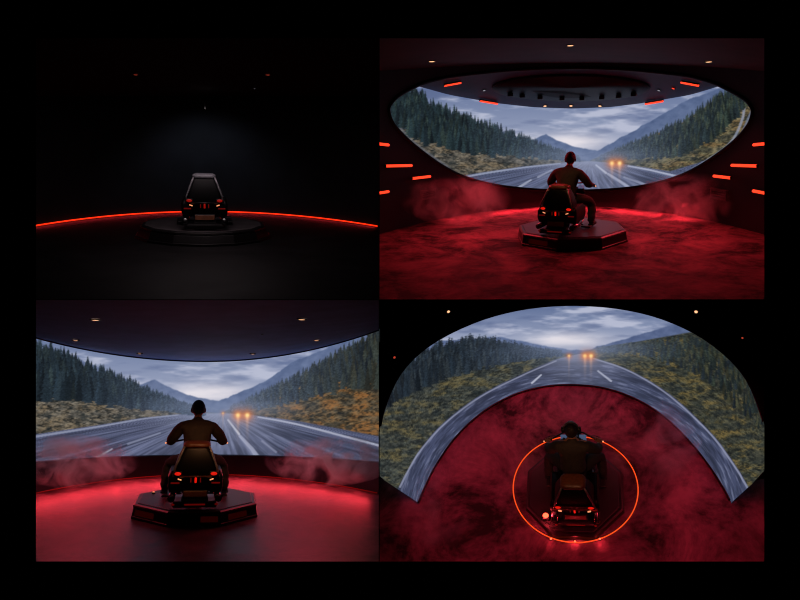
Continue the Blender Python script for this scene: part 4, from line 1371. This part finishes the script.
# ---------------------------------------------------------------- smoke
def smoke(name, label, ch, c, s, m, seed):
    bm = bmesh.new(); ball(bm, (0, 0, 0), s, 20, 14)
    rs = random.Random(seed)
    o = to_obj(name, bm, m, smooth=True)
    put(o, ch, c)
    tag(o, label, 'smoke', kind='stuff')
    return o
q = OVAL.at_y(455, 197, oval_base_y(462)-1.2)
smoke('smoke', 'pinkish smoke drifting at the foot of the left wall by the oval screen', OVAL, q, (1.15, .5, .55), smoke_mat('smoke_left_oval', 9.0, (.9, .78, .8), 2.0, 1), 1)
q = OVAL.at_y(688, 197, oval_base_y(680)-.75)
smoke('smoke', 'pinkish smoke drifting at the foot of the right wall by the oval screen', OVAL, q, (1.15, .5, .55), smoke_mat('smoke_right_oval', 9.0, (.9, .78, .8), 2.0, 2), 2)
q = WIDE.at_y(70, 458, wide_base(70).y-1.0)
smoke('smoke', 'pink smoke rising at the left end of the low wall under the widest screen', WIDE, q, (1.0, .42, .42), smoke_mat('smoke_left_wide', 20.0, (.9, .8, .84), 2.6, 3), 3)
q = WIDE.at_y(332, 458, wide_base(332).y-1.0)
smoke('smoke', 'pink smoke rising at the right end of the low wall under the widest screen', WIDE, q, (1.05, .42, .42), smoke_mat('smoke_right_wide', 20.0, (.9, .8, .84), 2.6, 4), 4)

p = ARCH.floor(668, 440, .25)
smoke('smoke', 'thin purple smoke over the red floor right of the orange ring', ARCH, p, (.75, .8, .22), smoke_mat('smoke_arch_right', 3.0, (.85, .74, .85), 1.8, 5), 5)
p = ARCH.floor(432, 505, .25)
smoke('smoke', 'thin purple smoke over the red floor left of the orange ring', ARCH, p, (.75, .8, .22), smoke_mat('smoke_arch_left', 3.0, (.85, .74, .85), 1.8, 6), 6)

# ---------------------------------------------------------------- light of the lamps and added fill lights
RED = (1.0, .04, .06)
def wash(ch, fn, u0, u1, n, e, w=.10, z=.30, k=.20, tilt=.45, spread=150):
    """row of long red area lights, added without fittings, along the foot of a wall, shining down and into the room"""
    for i in range(n):
        a, b = fn(u0+(u1-u0)*i/n), fn(u0+(u1-u0)*(i+1)/n)
        o = inset((a+b)/2, (0, 0), k)+Vector((0, 0, z))
        d = bpy.data.lights.new('foot_glow', 'AREA'); d.shape = 'RECTANGLE'; d.color = RED; d.energy = e*(b-a).length
        d.size = (b-a).length; d.size_y = w; d.spread = math.radians(spread)
        x = (b-a).normalized(); inn_ = inset(o, (0, 0), 1)-o
        zz = -(inn_*tilt+Vector((0, 0, -1))).normalized()
        y = zz.cross(x).normalized(); x = y.cross(zz)
        ob = bpy.data.objects.new('foot_glow', d); COL.objects.link(ob)
        R = Matrix((x, y, zz)).transposed()
        ob.matrix_world = ch.M @ Matrix.Translation(o) @ R.to_4x4()
wash(OVAL, oval_base_o, 440, 705, 6, 7)
wash(WIDE, wide_base, 24, 378, 8, 5.4, k=.15, z=.24, tilt=.95, spread=170)
wash(DARK, dark_base, 22, 378, 8, .8, w=.04, z=.07, k=.07)
for sx in (-1, 1):
    lamp('red_fill', 'AREA', OVAL, (sx*2.3, 1.1, 2.4), RED, 30, 1.2, aim=(sx*1.3, -.6, 0), spread=110)  # unseen red area lights added to redden the floor from both sides
lamp('red_fill', 'AREA', OVAL, (0, 2.2, 2.5), RED, 12, 1.2, aim=(0, .8, 0), spread=110)
lamp('rider_glow', 'SPOT', OVAL, (-.3, -1.3, 2.5), (1.0, .45, .2), 26, .12, aim=(-.05, -.25, .8), spot=34)
for sx in (-1, 1):
    lamp('red_fill', 'AREA', WIDE, (sx*1.6, .6, 1.7), (1.0, .07, .11), 3.2, .9, aim=(sx*1.0, -.8, 0), spread=100)  # added red fill for the front floor, no fitting
for u in (70, 332):
    q = WIDE.at_y(u, 458, wide_base(u).y-1.0)
    lamp('smoke_fill', 'SPOT', WIDE, (q.x*.8, q.y-.9, 1.85), (1.0, .36, .46), 34, .1, aim=q, spot=62, blend=.9)  # unseen pink spot added to brighten the smoke
lamp('rider_glow', 'SPOT', WIDE, (.1, -1.6, 1.9), (1.0, .42, .18), 30, .12, aim=(0, -.25, .75), spot=44)
for x, y, z in ((-1.8, .3, 1.9), (1.8, .3, 1.9), (-1.3, -1.3, 2.0), (1.3, -1.3, 2.0), (-.8, 1.5, 1.5), (.8, 1.5, 1.5)):
    lamp('red_fill', 'AREA', ARCH, (x, y, z), (1.0, .045, .085), 7.2, .9, aim=(x*1.0, y*1.08, 0), spread=105)  # unseen area lights added around the ring for an even red floor
lamp('rider_glow', 'SPOT', ARCH, (0, -1.3, 2.8), (1.0, .44, .22), 36, .12, aim=(0, -.1, .9), spot=30)
for u in (551, 575, 600):
    p = ARCH.floor(u, 541)
    lamp('foot_glow', 'POINT', ARCH, p+Vector((0, -.05, .07)), RED, 1.0, .02)
lamp('foot_glow', 'POINT', ARCH, (-.42, -.66, .24), RED, 3.0, .02)
# dark chamber: besides its strip and spot, an added fill light to show floor and platform
lamp('faint_fill', 'AREA', DARK, (0, -1.4, 1.9), (1.0, .80, .84), 9, 1.5, aim=(0, -1.2, 0))
